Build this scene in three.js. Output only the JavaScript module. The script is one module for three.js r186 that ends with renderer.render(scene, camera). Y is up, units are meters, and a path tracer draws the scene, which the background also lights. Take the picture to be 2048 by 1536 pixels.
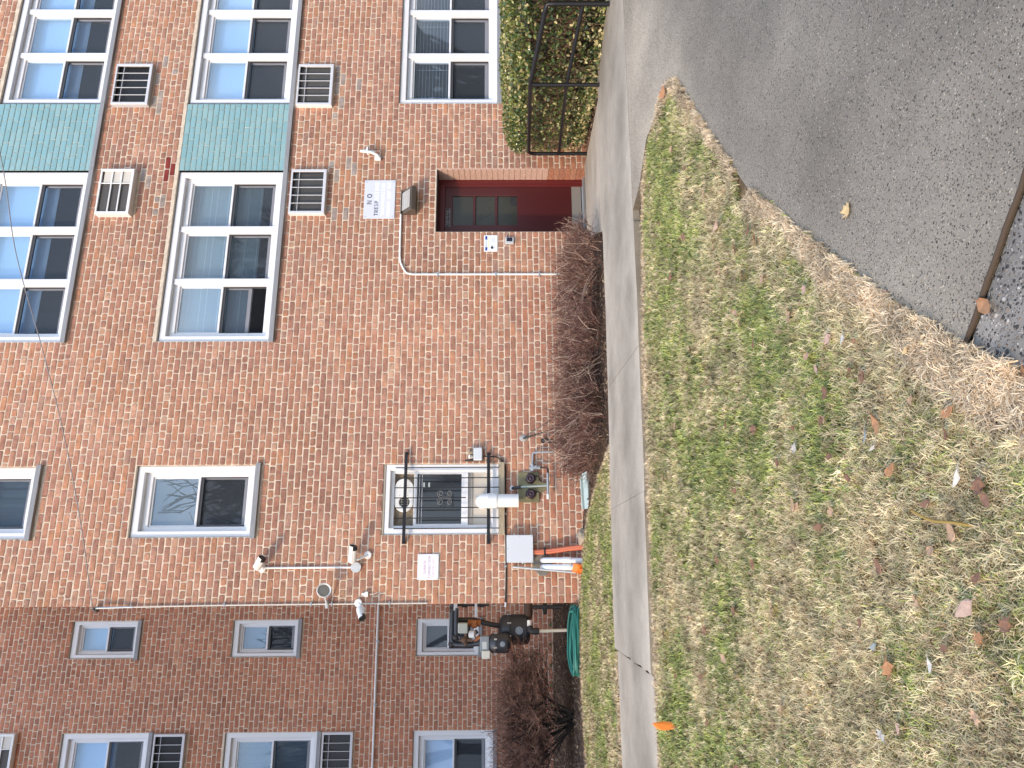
import * as THREE from 'three';
import { mergeGeometries } from 'three/addons/utils/BufferGeometryUtils.js';
import { RoundedBoxGeometry } from 'three/addons/geometries/RoundedBoxGeometry.js';
import { ImprovedNoise } from 'three/addons/math/ImprovedNoise.js';

// ---------------------------------------------------------------- camera, sky, sun, exposure
// World: facade of the front wing is the plane z = 0, z grows towards the viewer, y up, path at about y = 0.
const scene = new THREE.Scene();
const camera = new THREE.PerspectiveCamera(58.14, 1024 / 768, 0.05, 400);
camera.position.set(0, 1.0, 8.84);
camera.rotation.order = 'YXZ';
camera.rotation.set(-0.01105, -0.26135, -0.0043 - Math.PI / 2);   // the phone was held on its side

const renderer = new THREE.WebGLRenderer({ antialias: true });
renderer.setSize(1024, 768);
renderer.toneMapping = THREE.LinearToneMapping;
renderer.toneMappingExposure = 1.36;
renderer.shadowMap.enabled = true;

const perlin = new ImprovedNoise();
const nz = (x, y, z = 0) => perlin.noise(x, y, z);
function fbm(x, y, z, o = 4) { let s = 0, a = 0.5; for (let i = 0; i < o; i++) { s += a * nz(x, y, z); x *= 2.03; y *= 2.03; z *= 2.03; a *= 0.5; } return s; }
const clamp = (v, a = 0, b = 1) => Math.min(b, Math.max(a, v));
const sstep = (a, b, v) => { const t = clamp((v - a) / (b - a)); return t * t * (3 - 2 * t); };
const lerp = (a, b, t) => a + (b - a) * t;
function interp(x, xs, ys) { if (x <= xs[0]) return ys[0]; for (let i = 1; i < xs.length; i++) if (x <= xs[i]) return lerp(ys[i - 1], ys[i], (x - xs[i - 1]) / (xs[i] - xs[i - 1])); return ys[ys.length - 1]; }
function rngOf(seed) { let a = seed >>> 0; return () => { a = (a + 0x6D2B79F5) | 0; let t = Math.imul(a ^ (a >>> 15), 1 | a); t = (t + Math.imul(t ^ (t >>> 7), 61 | t)) ^ t; return ((t ^ (t >>> 14)) >>> 0) / 4294967296; }; }

const sunDir = new THREE.Vector3(-0.68, 0.50, 0.54).normalize();
{ // hazy blue sky with thin bright clouds, computed for every direction
  const w = 1024, h = 512, d = new Float32Array(w * h * 4);
  for (let j = 0; j < h; j++) for (let i = 0; i < w; i++) {
    const th = (i + 0.5) / w * 2 * Math.PI - Math.PI, ph = ((j + 0.5) / h - 0.5) * Math.PI;
    const y = Math.sin(ph), c = Math.cos(ph), x = c * Math.cos(th), z = c * Math.sin(th);
    const el = Math.max(y, 0), k = Math.pow(1 - el, 2.6);
    let r = lerp(0.42, 0.78, k), g = lerp(0.66, 0.93, k), b = lerp(1.06, 1.13, k);
    const q = 1.1 / (el + 0.22);
    const cl = sstep(-0.16, 0.34, fbm(x * q * 1.2 + 3.1, z * q * 1.2 - 1.7, 0.4, 6)) * sstep(0.0, 0.2, y);
    const lum = 1.9;
    r = lerp(r, lum, cl * 0.6); g = lerp(g, lum, cl * 0.6); b = lerp(b, lum * 1.02, cl * 0.6);
    const s = Math.max(0, x * sunDir.x + y * sunDir.y + z * sunDir.z);
    const gl = 0.6 * Math.pow(s, 6) + 1.2 * Math.pow(s, 40);
    r += gl; g += gl * 0.96; b += gl * 0.88;
    if (y < 0) { const f = sstep(0, -0.12, y); r = lerp(r, 0.28, f); g = lerp(g, 0.27, f); b = lerp(b, 0.22, f); }
    const o = (j * w + i) * 4; d[o] = r; d[o + 1] = g; d[o + 2] = b; d[o + 3] = 1;
  }
  const t = new THREE.DataTexture(d, w, h, THREE.RGBAFormat, THREE.FloatType);
  t.mapping = THREE.EquirectangularReflectionMapping; t.magFilter = t.minFilter = THREE.LinearFilter; t.wrapS = THREE.RepeatWrapping; t.needsUpdate = true;
  scene.background = t; scene.environment = t;
  scene.backgroundIntensity = 1.25; scene.environmentIntensity = 1.25;
}
const sun = new THREE.DirectionalLight(0xffe2bc, 2.1);
sun.position.copy(sunDir).multiplyScalar(60); sun.target.position.set(2, 0, 2);
sun.castShadow = true; sun.shadow.radius = 7; sun.shadow.mapSize.set(4096, 4096);
Object.assign(sun.shadow.camera, { left: -16, right: 16, top: 16, bottom: -16, near: 1, far: 120 });
scene.add(sun, sun.target);

// ---------------------------------------------------------------- helpers
const used = new Map();
function numbered(name) { const n = used.get(name) || 0; used.set(name, n + 1); return n ? name + '_' + String(n).padStart(3, '0') : name; }
function tag(o, label, category, group, kind) { if (label) o.userData.label = label; if (category) o.userData.category = category; if (group) o.userData.group = group; if (kind) o.userData.kind = kind; return o; }
function thing(name, label, category, pos = [0, 0, 0], group) { const o = new THREE.Group(); o.name = numbered(name); o.position.set(...pos); scene.add(o); return tag(o, label, category, group); }
const shadows = (m) => { m.castShadow = true; m.receiveShadow = true; return m; };
function part(name, geo, mat, parent = scene) {
  if (Array.isArray(geo)) geo = merged(geo);
  const m = shadows(new THREE.Mesh(geo, mat)); m.name = parent === scene ? numbered(name) : name; parent.add(m); return m;
}
function structure(name, geo, mat) { const m = part(name, geo, mat); m.userData.kind = 'structure'; return m; }
function merged(list) {
  const l = list.map((g) => { const q = g.index ? g.toNonIndexed() : g; for (const k of Object.keys(q.attributes)) if (!['position', 'normal', 'uv'].includes(k)) q.deleteAttribute(k);
    if (!q.attributes.uv) q.setAttribute('uv', new THREE.BufferAttribute(new Float32Array(q.attributes.position.count * 2), 2)); return q; });
  return l.length === 1 ? l[0] : mergeGeometries(l, false);
}
const V = (x, y, z) => new THREE.Vector3(x, y, z);
function box(x0, x1, y0, y1, z0, z1, r = 0) {
  const w = x1 - x0, h = y1 - y0, d = z1 - z0;
  const g = r ? new RoundedBoxGeometry(w, h, d, 2, Math.min(r, w * 0.45, h * 0.45, d * 0.45)) : new THREE.BoxGeometry(w, h, d);
  g.translate((x0 + x1) / 2, (y0 + y1) / 2, (z0 + z1) / 2); return g;
}
function rod(a, b, r0, r1 = r0, seg = 12) {
  const d = b.clone().sub(a), g = new THREE.CylinderGeometry(r1, r0, d.length(), seg, 1);
  g.applyQuaternion(new THREE.Quaternion().setFromUnitVectors(V(0, 1, 0), d.clone().normalize())); g.translate((a.x + b.x) / 2, (a.y + b.y) / 2, (a.z + b.z) / 2); return g;
}
// pipe through points with rounded corners of radius rc
function pipe(pts, r, rc = 0.05, seg = 10) {
  const path = new THREE.CurvePath();
  let prev = pts[0];
  for (let i = 1; i < pts.length - 1; i++) {
    const a = pts[i].clone().sub(prev), b = pts[i + 1].clone().sub(pts[i]);
    const k = Math.min(rc, a.length() * 0.49, b.length() * 0.49);
    const p = pts[i].clone().addScaledVector(a.normalize(), -k), q = pts[i].clone().addScaledVector(b.normalize(), k);
    path.add(new THREE.LineCurve3(prev.clone(), p)); path.add(new THREE.QuadraticBezierCurve3(p, pts[i].clone(), q)); prev = q;
  }
  path.add(new THREE.LineCurve3(prev.clone(), pts[pts.length - 1].clone()));
  return new THREE.TubeGeometry(path, Math.max(8, (pts.length - 1) * 12), r, seg, false);
}
const spline = (pts, r, n = 60, seg = 6, closed = false) => new THREE.TubeGeometry(new THREE.CatmullRomCurve3(pts, closed), n, r, seg, closed);
function rectShape(x0, x1, y0, y1) { const s = new THREE.Shape(); s.moveTo(x0, y0); s.lineTo(x1, y0); s.lineTo(x1, y1); s.lineTo(x0, y1); s.closePath(); return s; }
function plate(outer, holes, z0, z1, bevel = 0) { // rect with rect holes, from z0 (back) to z1 (front)
  const s = rectShape(...outer); for (const h of holes) s.holes.push(rectShape(...h));
  const g = new THREE.ExtrudeGeometry(s, { depth: z1 - z0 - 2 * bevel, bevelEnabled: bevel > 0, bevelThickness: bevel, bevelSize: bevel, bevelOffset: -bevel, bevelSegments: 1 });
  g.translate(0, 0, z0 + bevel); return g;
}

// ---------------------------------------------------------------- textures
function perNoise(n, seed) { const r = rngOf(seed), a = new Float32Array(n * n); for (let i = 0; i < a.length; i++) a[i] = r(); 
  return (u, v) => { u = ((u % 1) + 1) % 1 * n; v = ((v % 1) + 1) % 1 * n; const i = Math.floor(u) % n, j = Math.floor(v) % n, fx = u - Math.floor(u), fy = v - Math.floor(v), i1 = (i + 1) % n, j1 = (j + 1) % n; const sx = fx * fx * (3 - 2 * fx), sy = fy * fy * (3 - 2 * fy);
    return lerp(lerp(a[j * n + i], a[j * n + i1], sx), lerp(a[j1 * n + i], a[j1 * n + i1], sx), sy); }; }
function perFbm(ns, seed) { const f = ns.map((n, i) => perNoise(n, seed + i * 17)); let tot = 0; const w = ns.map((_, i) => { const k = Math.pow(0.6, i); tot += k; return k; }); return (u, v) => { let s = 0; for (let i = 0; i < f.length; i++) s += w[i] * f[i](u, v); return s / tot; }; }
// fn(u, v) -> [r, g, b, height]; returns { map, bump } both tileable
function tex(size, fn, stamp) {
  const n = size * size, rgb = new Float32Array(n * 4);
  for (let j = 0; j < size; j++) for (let i = 0; i < size; i++) { const c = fn(i / size, j / size); rgb.set(c, (j * size + i) * 4); }
  if (stamp) stamp((x, y, rx, ry, rot, c, hgt, mix = 1) => { // soft elliptical speck, wrapped
    const R = Math.ceil(Math.max(rx, ry)) + 1, cs = Math.cos(rot), sn = Math.sin(rot);
    for (let b = -R; b <= R; b++) for (let a = -R; a <= R; a++) {
      const X = (a * cs + b * sn) / rx, Y = (-a * sn + b * cs) / ry, e = X * X + Y * Y; if (e > 1) continue;
      const k = mix * sstep(1, 0.6, e), o = (((Math.floor(y) + b + size * 4) % size) * size + (Math.floor(x) + a + size * 4) % size) * 4;
      for (let q = 0; q < 3; q++) rgb[o + q] = lerp(rgb[o + q], c[q], k); rgb[o + 3] = lerp(rgb[o + 3], hgt, k);
    }
  });
  const m = new Uint8Array(n * 4), hh = new Uint8Array(n * 4);
  const enc = (v) => Math.round(255 * clamp(v <= 0.0031308 ? 12.92 * v : 1.055 * Math.pow(v, 1 / 2.4) - 0.055));
  for (let i = 0; i < n; i++) { for (let q = 0; q < 3; q++) m[i * 4 + q] = enc(rgb[i * 4 + q]); m[i * 4 + 3] = 255; const v = Math.round(255 * clamp(rgb[i * 4 + 3])); hh[i * 4] = hh[i * 4 + 1] = hh[i * 4 + 2] = v; hh[i * 4 + 3] = 255; }
  const mk = (a, srgb) => { const t = new THREE.DataTexture(a, size, size, THREE.RGBAFormat); t.wrapS = t.wrapT = THREE.RepeatWrapping; t.magFilter = THREE.LinearFilter; t.minFilter = THREE.LinearMipmapLinearFilter; t.generateMipmaps = true; if (srgb) t.colorSpace = THREE.SRGBColorSpace; t.needsUpdate = true; return t; };
  return { map: mk(m, true), bump: mk(hh, false) };
}
const lin = (r, g, b) => new THREE.Color().setRGB(r, g, b);
const std = (c, rough = 0.7, extra = {}) => new THREE.MeshStandardMaterial({ color: c instanceof THREE.Color ? c : lin(...c), roughness: rough, ...extra });

const brickTex = (() => { const a = perFbm([6, 13, 29, 61], 11), s = perFbm([40, 90], 57), st = perNoise(23, 5), r = rngOf(77);
  return tex(512, (u, v) => { const n = a(u, v), streak = perlin.noise(u * 60 + 3 * a(u, v), Math.round(v * 7), 1.5); const k = clamp(0.64 + 0.62 * (n - 0.5) + 0.28 * (s(u, v) - 0.5) + 0.1 * streak, 0.2, 1); return [k, k * (0.93 + 0.16 * (st(u, v) - 0.5)), k * (0.93 + 0.2 * (st(v, u) - 0.5)), clamp(0.5 + (n - 0.5) + 0.4 * (s(u, v) - 0.5))]; },
    (put) => { for (let i = 0; i < 420; i++) put(r() * 512, r() * 512, 1 + r() * 5, 0.8 + r() * 1.6, r() * 0.8 - 0.4, [0.2, 0.16, 0.15], 0.1, 0.75); for (let i = 0; i < 160; i++) put(r() * 512, r() * 512, 1 + r() * 6, 1 + r() * 4, r() * 6, [0.95, 0.86, 0.76], 0.7, 0.5); }); })();
const mortarTex = (() => { const a = perFbm([9, 31, 90], 21); return tex(256, (u, v) => { const k = 0.72 + 0.5 * (a(u, v) - 0.5); return [k, k * 0.985, k * 0.96, k]; }); })();
const slabTex = (() => { const a = perFbm([5, 17, 60, 200], 31), r = rngOf(3); // fine washed concrete, 2 m
  return tex(1024, (u, v) => { const k = 0.66 + 0.42 * (a(u, v) - 0.5); return [k, k * 0.97, k * 0.91, 0.5 + 0.5 * (a(u, v) - 0.5)]; },
    (put) => { for (let i = 0; i < 26000; i++) { const b = r(), c = b < 0.45 ? [0.42, 0.39, 0.35] : b < 0.9 ? [0.9, 0.87, 0.8] : [0.3, 0.29, 0.27]; put(r() * 1024, r() * 1024, 0.8 + r() * 1.1, 0.7 + r() * 0.9, r() * 6, c, b < 0.45 ? 0.3 : 0.7, 0.65); } }); })();
const paveTex = (() => { const a = perFbm([4, 11, 37, 140], 41), r = rngOf(9); // exposed aggregate, 1.6 m
  return tex(2048, (u, v) => { const k = 0.46 + 0.34 * (a(u, v) - 0.5); return [k, k * 0.975, k * 0.94, 0.5]; },
    (put) => { for (let i = 0; i < 80000; i++) { const b = r(), c = b < 0.5 ? [0.13, 0.125, 0.115] : b < 0.68 ? [0.66, 0.625, 0.56] : b < 0.93 ? [1, 0.97, 0.9] : [0.42, 0.32, 0.22]; const s = 1.5 + r() * r() * 2.6; put(r() * 2048, r() * 2048, s, s * (0.55 + 0.4 * r()), r() * 6, c, b < 0.5 ? 0.25 : 0.85, 0.95); }
      for (let i = 0; i < 2300; i++) { const s = 2.4 + r() * r() * 4.2; put(r() * 2048, r() * 2048, s, s * (0.5 + 0.3 * r()), r() * 6, [0.06, 0.06, 0.065], 0.4, 0.95); } }); })();
const coarseTex = (() => { const a = perFbm([6, 20, 90], 51), r = rngOf(19); // coarse worn aggregate, 0.8 m
  return tex(1024, (u, v) => { const k = 0.42 + 0.3 * (a(u, v) - 0.5); return [k, k * 0.97, k * 0.95, 0.25]; },
    (put) => { for (let i = 0; i < 11000; i++) { const b = r(), q = 0.7 + 0.5 * r(), c = b < 0.34 ? [0.07 * q, 0.07 * q, 0.075 * q] : b < 0.74 ? [0.38 * q, 0.37 * q, 0.36 * q] : b < 0.94 ? [0.78 * q, 0.77 * q, 0.77 * q] : [0.45, 0.34, 0.24]; const s = 2 + r() * r() * 8; put(r() * 1024, r() * 1024, s, s * (0.5 + 0.45 * r()), r() * 6, c, 0.4 + 0.6 * r(), 0.95); } }); })();
const soilTex = (() => { const a = perFbm([7, 23, 71, 180], 61), r = rngOf(29);
  return tex(1024, (u, v) => { const k = 0.5 + 0.9 * (a(u, v) - 0.5); return [k, k * 0.86, k * 0.66, k]; },
    (put) => { for (let i = 0; i < 9000; i++) { const b = r(); put(r() * 1024, r() * 1024, 2 + r() * 8, 0.8 + r() * 1.2, r() * 6, b < 0.5 ? [0.75, 0.62, 0.42] : b < 0.8 ? [0.2, 0.15, 0.1] : [0.45, 0.5, 0.24], b < 0.5 ? 0.9 : 0.3, 0.7); } }); })();

// ---------------------------------------------------------------- shared materials
const M = {
  mortar: std([0.98, 0.83, 0.67], 0.95, { map: mortarTex.map, bumpMap: mortarTex.bump, bumpScale: 0.0015 }),
  vinyl: std([0.82, 0.82, 0.84], 0.35), vinylDim: std([0.62, 0.62, 0.68], 0.4), vinylDark: std([0.05, 0.05, 0.055], 0.5),
  sill: std([0.40, 0.41, 0.44], 0.55, { map: mortarTex.map }), soffit: std([0.42, 0.37, 0.31], 0.8),
  glass: new THREE.MeshPhysicalMaterial({ color: lin(0.64, 0.83, 1.0), roughness: 0.01, metalness: 0.27, transmission: 1, thickness: 0, ior: 1.52 }),
  glassDark: new THREE.MeshPhysicalMaterial({ color: lin(0.66, 0.8, 0.95), roughness: 0.012, metalness: 0.1, transmission: 1, thickness: 0, ior: 1.52 }),
  screen: new THREE.MeshStandardMaterial({ color: lin(0.02, 0.022, 0.028), roughness: 0.9, transparent: true, opacity: 0.36 }),
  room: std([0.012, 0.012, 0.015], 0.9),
  blackIron: std([0.014, 0.014, 0.017], 0.42, { metalness: 0.2 }), black: std([0.02, 0.02, 0.022], 0.5), gunmetal: std([0.045, 0.05, 0.06], 0.36, { metalness: 0.35 }),
  whitePaint: std([0.84, 0.84, 0.83], 0.4), greyPaint: std([0.55, 0.57, 0.6], 0.45), galv: std([0.42, 0.45, 0.48], 0.42, { metalness: 0.5 }), steel: std([0.5, 0.5, 0.5], 0.35, { metalness: 0.7 }),
  rust: std([0.10, 0.055, 0.035], 0.7), orange: std([0.85, 0.21, 0.03], 0.6), conduitOrange: std([0.62, 0.17, 0.09], 0.5), brass: std([0.34, 0.31, 0.18], 0.55, { metalness: 0.35, map: mortarTex.map }),
  redDoor: std([0.07, 0.0105, 0.012], 0.45), redFrame: std([0.12, 0.014, 0.015], 0.45), pinkBrick: std([0.78, 0.52, 0.43], 0.85, { map: mortarTex.map }),
};
// ---------------------------------------------------------------- the ground
const yWall = (x) => interp(x, [-4, -0.4, 0.4, 1.2, 2.5, 4.6, 9], [0.2, 0.12, 0.06, 0, -0.05, -0.17, -0.17]);
const yPath = (x) => 0.034 - 0.0106 * clamp(x, -12, 12);
function gy(x, z) {
  if (z > 4.04) { const d = Math.min(z, 14) - 4.04; return yPath(x) * Math.max(0, 1 - d / 3) - 0.075 * d; }
  if (z > 2.46) return yPath(x);
  const t = clamp(z / 2.46); return lerp(yWall(x) + (z < 0 ? -z * 0.018 : 0), yPath(x), t);
}
const EZ = [4.06, 4.25, 4.46, 4.72, 4.96, 5.1, 5.384, 5.65, 5.895, 6.15, 6.362, 6.644, 6.759, 6.922, 7.041, 7.135, 7.252, 7.9, 9, 12];
const EX = [2.66, 2.76, 3.0, 3.08, 3.092, 2.998, 2.533, 2.125, 1.758, 1.472, 1.246, 0.953, 0.833, 0.688, 0.573, 0.502, 0.398, -0.2, -1.2, -4];
const edgeX = (z) => interp(z, EZ, EX) + 0.012 * nz(z * 9, 3.3) + 0.008 * nz(z * 31, 1.3);
const stripZ = (x) => interp(x, [-6, -2.1, -1.27, -0.48, -0.42, 0.2, 0.6, 0.95, 1.15], [1.0, 0.42, 0.1, -0.2, -0.02, 0.1, 0.5, 1.45, 2.42]);   // back edge of the grass strip
function onLawn(x, z) { // signed distance-ish to the lawn edges (positive inside)
  if (z > 3.97 && x < 3.2) { const a = z - (interp(x, [-1.3, -0.3, 1.16, 1.9, 2.8], [3.955, 3.99, 4.05, 4.12, 4.27])); const b = (edgeX(z) - x) * 0.75; return Math.min(a, b); }
  if (z < 2.46 && x < 1.15) return Math.min(2.425 - z, z - stripZ(x), x > 0.3 ? 1.15 - x : 1);
  return -1;
}
{ // one sheet, fine near the viewer
  const xs = [-150, -60, -26, -14, -9]; for (let x = -7; x <= 11; x += 0.2) xs.push(x); xs.push(14, 26, 60, 150);
  const zs = [-150, -60, -26, -12]; for (let z = -6; z <= 11; z += 0.17) zs.push(z); zs.push(14, 26, 60, 150);
  const pos = [], uv = [], col = [], idx = [];
  for (const z of zs) for (const x of xs) {
    let y = gy(x, z) - 0.036 + 0.006 * nz(x * 3, z * 3);
    if (z > 2.4 && z < 4.12) y = gy(x, z) - 0.05; if (x > 3.4 || (z > 4.2 && x > edgeX(z) + (z > 6.7 ? 0.0 : 0.3))) y -= 0.07; else if (z > 4.12) y -= 0.006;
    pos.push(x, y, z); uv.push(x / 0.9, z / 0.9);
    const lawn = sstep(-0.05, 0.1, onLawn(x, z)); const m = 0.85 + 0.4 * nz(x * 1.7, z * 1.7, 4);
    col.push(lerp(0.15, 0.36, lawn) * m, lerp(0.10, 0.29, lawn) * m, lerp(0.075, 0.17, lawn) * m);
  }
  const n = xs.length; for (let j = 0; j < zs.length - 1; j++) for (let i = 0; i < n - 1; i++) { const a = j * n + i; idx.push(a, a + n, a + 1, a + 1, a + n, a + n + 1); }
  const g = new THREE.BufferGeometry(); g.setAttribute('position', new THREE.Float32BufferAttribute(pos, 3)); g.setAttribute('uv', new THREE.Float32BufferAttribute(uv, 2)); g.setAttribute('color', new THREE.Float32BufferAttribute(col, 3)); g.setIndex(idx); g.computeVertexNormals();
  structure('ground', g, std([1.2, 1.2, 1.2], 0.95, { map: soilTex.map, bumpMap: soilTex.bump, bumpScale: 0.01, vertexColors: true }));
}
// sheet of paving between xa(z) and xb(z), with a skirt round it and its own light wear
function sheet(z0, z1, xa, xb, top, uvm, tone, nzs = 0.06, cols = 44, skirt = 0.09) {
  const rows = Math.max(2, Math.ceil((z1 - z0) / nzs)), pos = [], uv = [], col = [], idx = [], nor = [];
  const at = (i, j) => { const z = lerp(z0, z1, j / rows), x = lerp(xa(z), xb(z), i / (cols - 1)); return [x, top(x, z), z]; };
  for (let j = 0; j <= rows; j++) for (let i = 0; i < cols; i++) { const [x, y, z] = at(i, j), m = tone(x, z), e = 0.02; pos.push(x, y, z); uv.push(x / uvm, z / uvm); col.push(m, m, m); const n = V(top(x - e, z) - top(x + e, z), 2 * e, top(x, z - e) - top(x, z + e)).normalize(); nor.push(n.x, n.y, n.z); }
  for (let j = 0; j < rows; j++) for (let i = 0; i < cols - 1; i++) { const p = j * cols + i; idx.push(p, p + cols, p + 1, p + 1, p + cols, p + cols + 1); }
  const side = (list, nx, nzz) => { const b = pos.length / 3; for (const [x, y, z] of list) for (const d of [0.0002, skirt]) { pos.push(x, y - d, z); uv.push((x + z) / uvm, (y - d) / uvm); col.push(0.62, 0.6, 0.56); nor.push(nx, 0, nzz); } for (let k = 0; k < list.length - 1; k++) { const p = b + k * 2; idx.push(p, p + 1, p + 2, p + 2, p + 1, p + 3); } };
  const J = [...Array(rows + 1).keys()], I = [...Array(cols).keys()];
  side(J.map((j) => at(0, j)), -1, 0); side(J.map((j) => at(cols - 1, j)), 1, 0); side(I.map((i) => at(i, 0)), 0, -1); side(I.map((i) => at(i, rows)), 0, 1);
  const g = new THREE.BufferGeometry(); for (const [k, a, n] of [['position', pos, 3], ['normal', nor, 3], ['uv', uv, 2], ['color', col, 3]]) g.setAttribute(k, new THREE.Float32BufferAttribute(a, n)); g.setIndex(idx); return g;
}
const pathMat = std([0.60, 0.545, 0.47], 0.9, { map: slabTex.map, bumpMap: slabTex.bump, bumpScale: 0.003, vertexColors: true });
const paveMat = std([0.50, 0.44, 0.36], 0.88, { map: paveTex.map, bumpMap: paveTex.bump, bumpScale: 0.004, vertexColors: true });
const coarseMat = std([0.58, 0.535, 0.475], 0.85, { map: coarseTex.map, bumpMap: coarseTex.bump, bumpScale: 0.006, vertexColors: true });
{
  const path = new THREE.Group(); path.name = 'path'; path.userData.kind = 'structure'; scene.add(path);
  const far = (x) => interp(x, [-1.7, -0.4, 1.5, 2.5, 3.3], [2.46, 2.40, 2.49, 2.52, 2.48]), near = (x) => interp(x, [-1.3, -0.3, 1.16, 1.9, 2.5], [3.945, 3.98, 4.04, 4.07, 4.07]);
  const tone = (x, z) => { const q = 1 - 0.1 * sstep(1.5, 4.5, x); const e = Math.min(z - 2.45, 4.05 - z); return q * (0.86 + 0.3 * sstep(0.32, 0.0, e) * (0.4 + 0.6 * (0.5 + nz(x * 1.3, z * 2))) + 0.22 * nz(x * 0.9, z * 1.6, 2) + 0.1 * nz(x * 5, z * 5, 7)); };
  const jag = (z) => -0.675 + 0.016 * nz(z * 7, 5) + 0.01 * nz(z * 21, 2);
  const js = [(z) => -7, jag, (z) => 0.518, (z) => 1.648 - 0.05 * (z - 2.5), (z) => 2.64 - 0.05 * (z - 2.5), (z) => 5.32];
  for (let i = 0; i < 5; i++) { const dy = [-0.02, 0.003, 0, 0.001, 0, 0.0][i], g0 = i === 0 ? 0.02 : 0.003;
    // rows follow z; ends bow to the real edges by shifting z of the rim rows
    const ge = sheet(2.46, 4.05, js[i], (z) => js[i + 1](z) - g0, (x, z) => yPath(x) + dy + 0.003 * nz(x * 2, z * 2), 1.7, tone, 0.06, i === 0 ? 70 : 30);
    const p = ge.attributes.position; for (let k = 0; k < p.count; k++) { const x = p.getX(k), t = (p.getZ(k) - 2.46) / 1.59; p.setZ(k, lerp(far(x), i >= 4 ? 4.056 : near(x), t)); }
    part('paving_slab', ge, pathMat, path); }
  // slab that runs down from the path to the red door
  const ds = sheet(0.02, 2.452, (z) => lerp(4.5, 3.32, z / 2.45), (z) => lerp(5.62, 4.92, z / 2.45), (x, z) => lerp(-0.172, yPath(x) - 0.012, clamp(z / 2.45)), 1.7, (x, z) => 1.06 + 0.15 * nz(x * 1.2, z * 1.2, 8), 0.08, 20);
  part('door_slab', ds, pathMat, path);

  const pav = new THREE.Group(); pav.name = 'pavement'; pav.userData.kind = 'structure'; scene.add(pav);
  const top = (x, z) => gy(x, z) - 0.032 * sstep(4.1, 5.2, z) + 0.004 * nz(x * 1.5, z * 1.5, 3);
  const tn = (x, z) => 0.9 + 0.36 * sstep(5.6, 4.0, z) + 0.22 * nz(x * 0.8, z * 0.8, 6) + 0.14 * nz(x * 3, z * 3, 9) + 0.16 * sstep(0.35, 0, x - edgeX(z)) + 0.28 * sstep(1.3, 0.0, Math.hypot(x - 3.4, z - 4.7));
  const scoreX = (z) => 1.45 + (z - 6.1) * 0.885, jointX = (z) => 0.579 + (z - 7.043) / 0.845 + 0.012 * nz(z * 14, 8);
  part('paving_slab', sheet(4.058, 6.1, edgeX, () => 9, top, 2.0, tn, 0.05, 90), paveMat, pav);
  part('paving_slab', sheet(6.1, 11, (z) => Math.max(scoreX(z), edgeX(z)), () => 9, top, 2.0, tn, 0.06, 70, 0.03), paveMat, pav);
  part('paving_slab', sheet(6.104, 11, (z) => z < 7.05 ? edgeX(z) : jointX(z), (z) => Math.max(scoreX(z) - 0.0018, edgeX(z) + 0.01), top, 2.0, tn, 0.05, 60), paveMat, pav);
  const cs = part('coarse_slab', sheet(7.06, 11, edgeX, (z) => jointX(z) - 0.016, (x, z) => top(x, z) - 0.012, 0.85, (x, z) => 0.95 + 0.35 * nz(x * 6, z * 6, 3), 0.05, 50), coarseMat, pav);
  cs.userData.label = 'coarse worn aggregate slab at the near corner of the pavement';
  // weathered rust brown rim of the joint
  const jp = []; for (let z = 7.05; z < 8.4; z += 0.03) jp.push(V(jointX(z) - 0.006, top(jointX(z), z) - 0.0035 + 0.002 * nz(z * 30, 1), z));
  part('joint_filler', spline(jp, 0.0075, 160, 6), std([0.075, 0.05, 0.032], 0.95), pav);
}
// ---------------------------------------------------------------- the brick building
const bld = thing('apartment_building', 'red brick apartment building with white sliding windows and a red door', 'building');
const C = 0.08128, SL = 0.2032, ZR = -3.85;
const rowY = [[1.02, 2.555], [4.09, 5.67], [6.86, 8.43]];
const openings = [
  [2.975, 5.56, ...rowY[1]], [5.56, 6.685, 4.09, 5.67], [6.685, 9.27, ...rowY[1]], [2.975, 5.56, ...rowY[2]], [5.56, 6.685, 6.86, 8.43], [6.685, 9.27, ...rowY[2]],
  [6.685, 9.27, ...rowY[0]], [0.405, 1.305, 4.11, 5.7], [0.395, 1.295, 6.885, 8.46], [0.42, 1.308, 1.0, 2.55], [4.585, 5.59, -0.6, 1.962]];
const rOpen = [[-1.44, -0.83, 7.28, 8.485], [-1.435, -0.83, 4.52, 5.72], [-1.44, -0.835, 1.4, 2.545], [-3.51, -2.605, 6.87, 8.395], [-3.51, -2.615, 4.08, 5.69], [-3.51, -2.612, 1.15, 2.56], [-3.51, -2.6, 9.66, 10.7]];
const acMain = [[4.82, 5.53, 6.235, 6.71], [4.835, 5.535, 3.52, 4.025], [6.612, 7.315, 6.215, 6.755], [6.602, 7.31, 3.525, 4.05]];
const acRec = [[-3.31, -2.61, 6.315, 6.83], [-3.31, -2.605, 3.54, 4.05], [-3.3, -2.58, 9.11, 9.63]];
const sleeve = (a) => [a[0] + 0.015, a[1] - 0.015, a[2] + 0.015, a[3] - 0.015];

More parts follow.
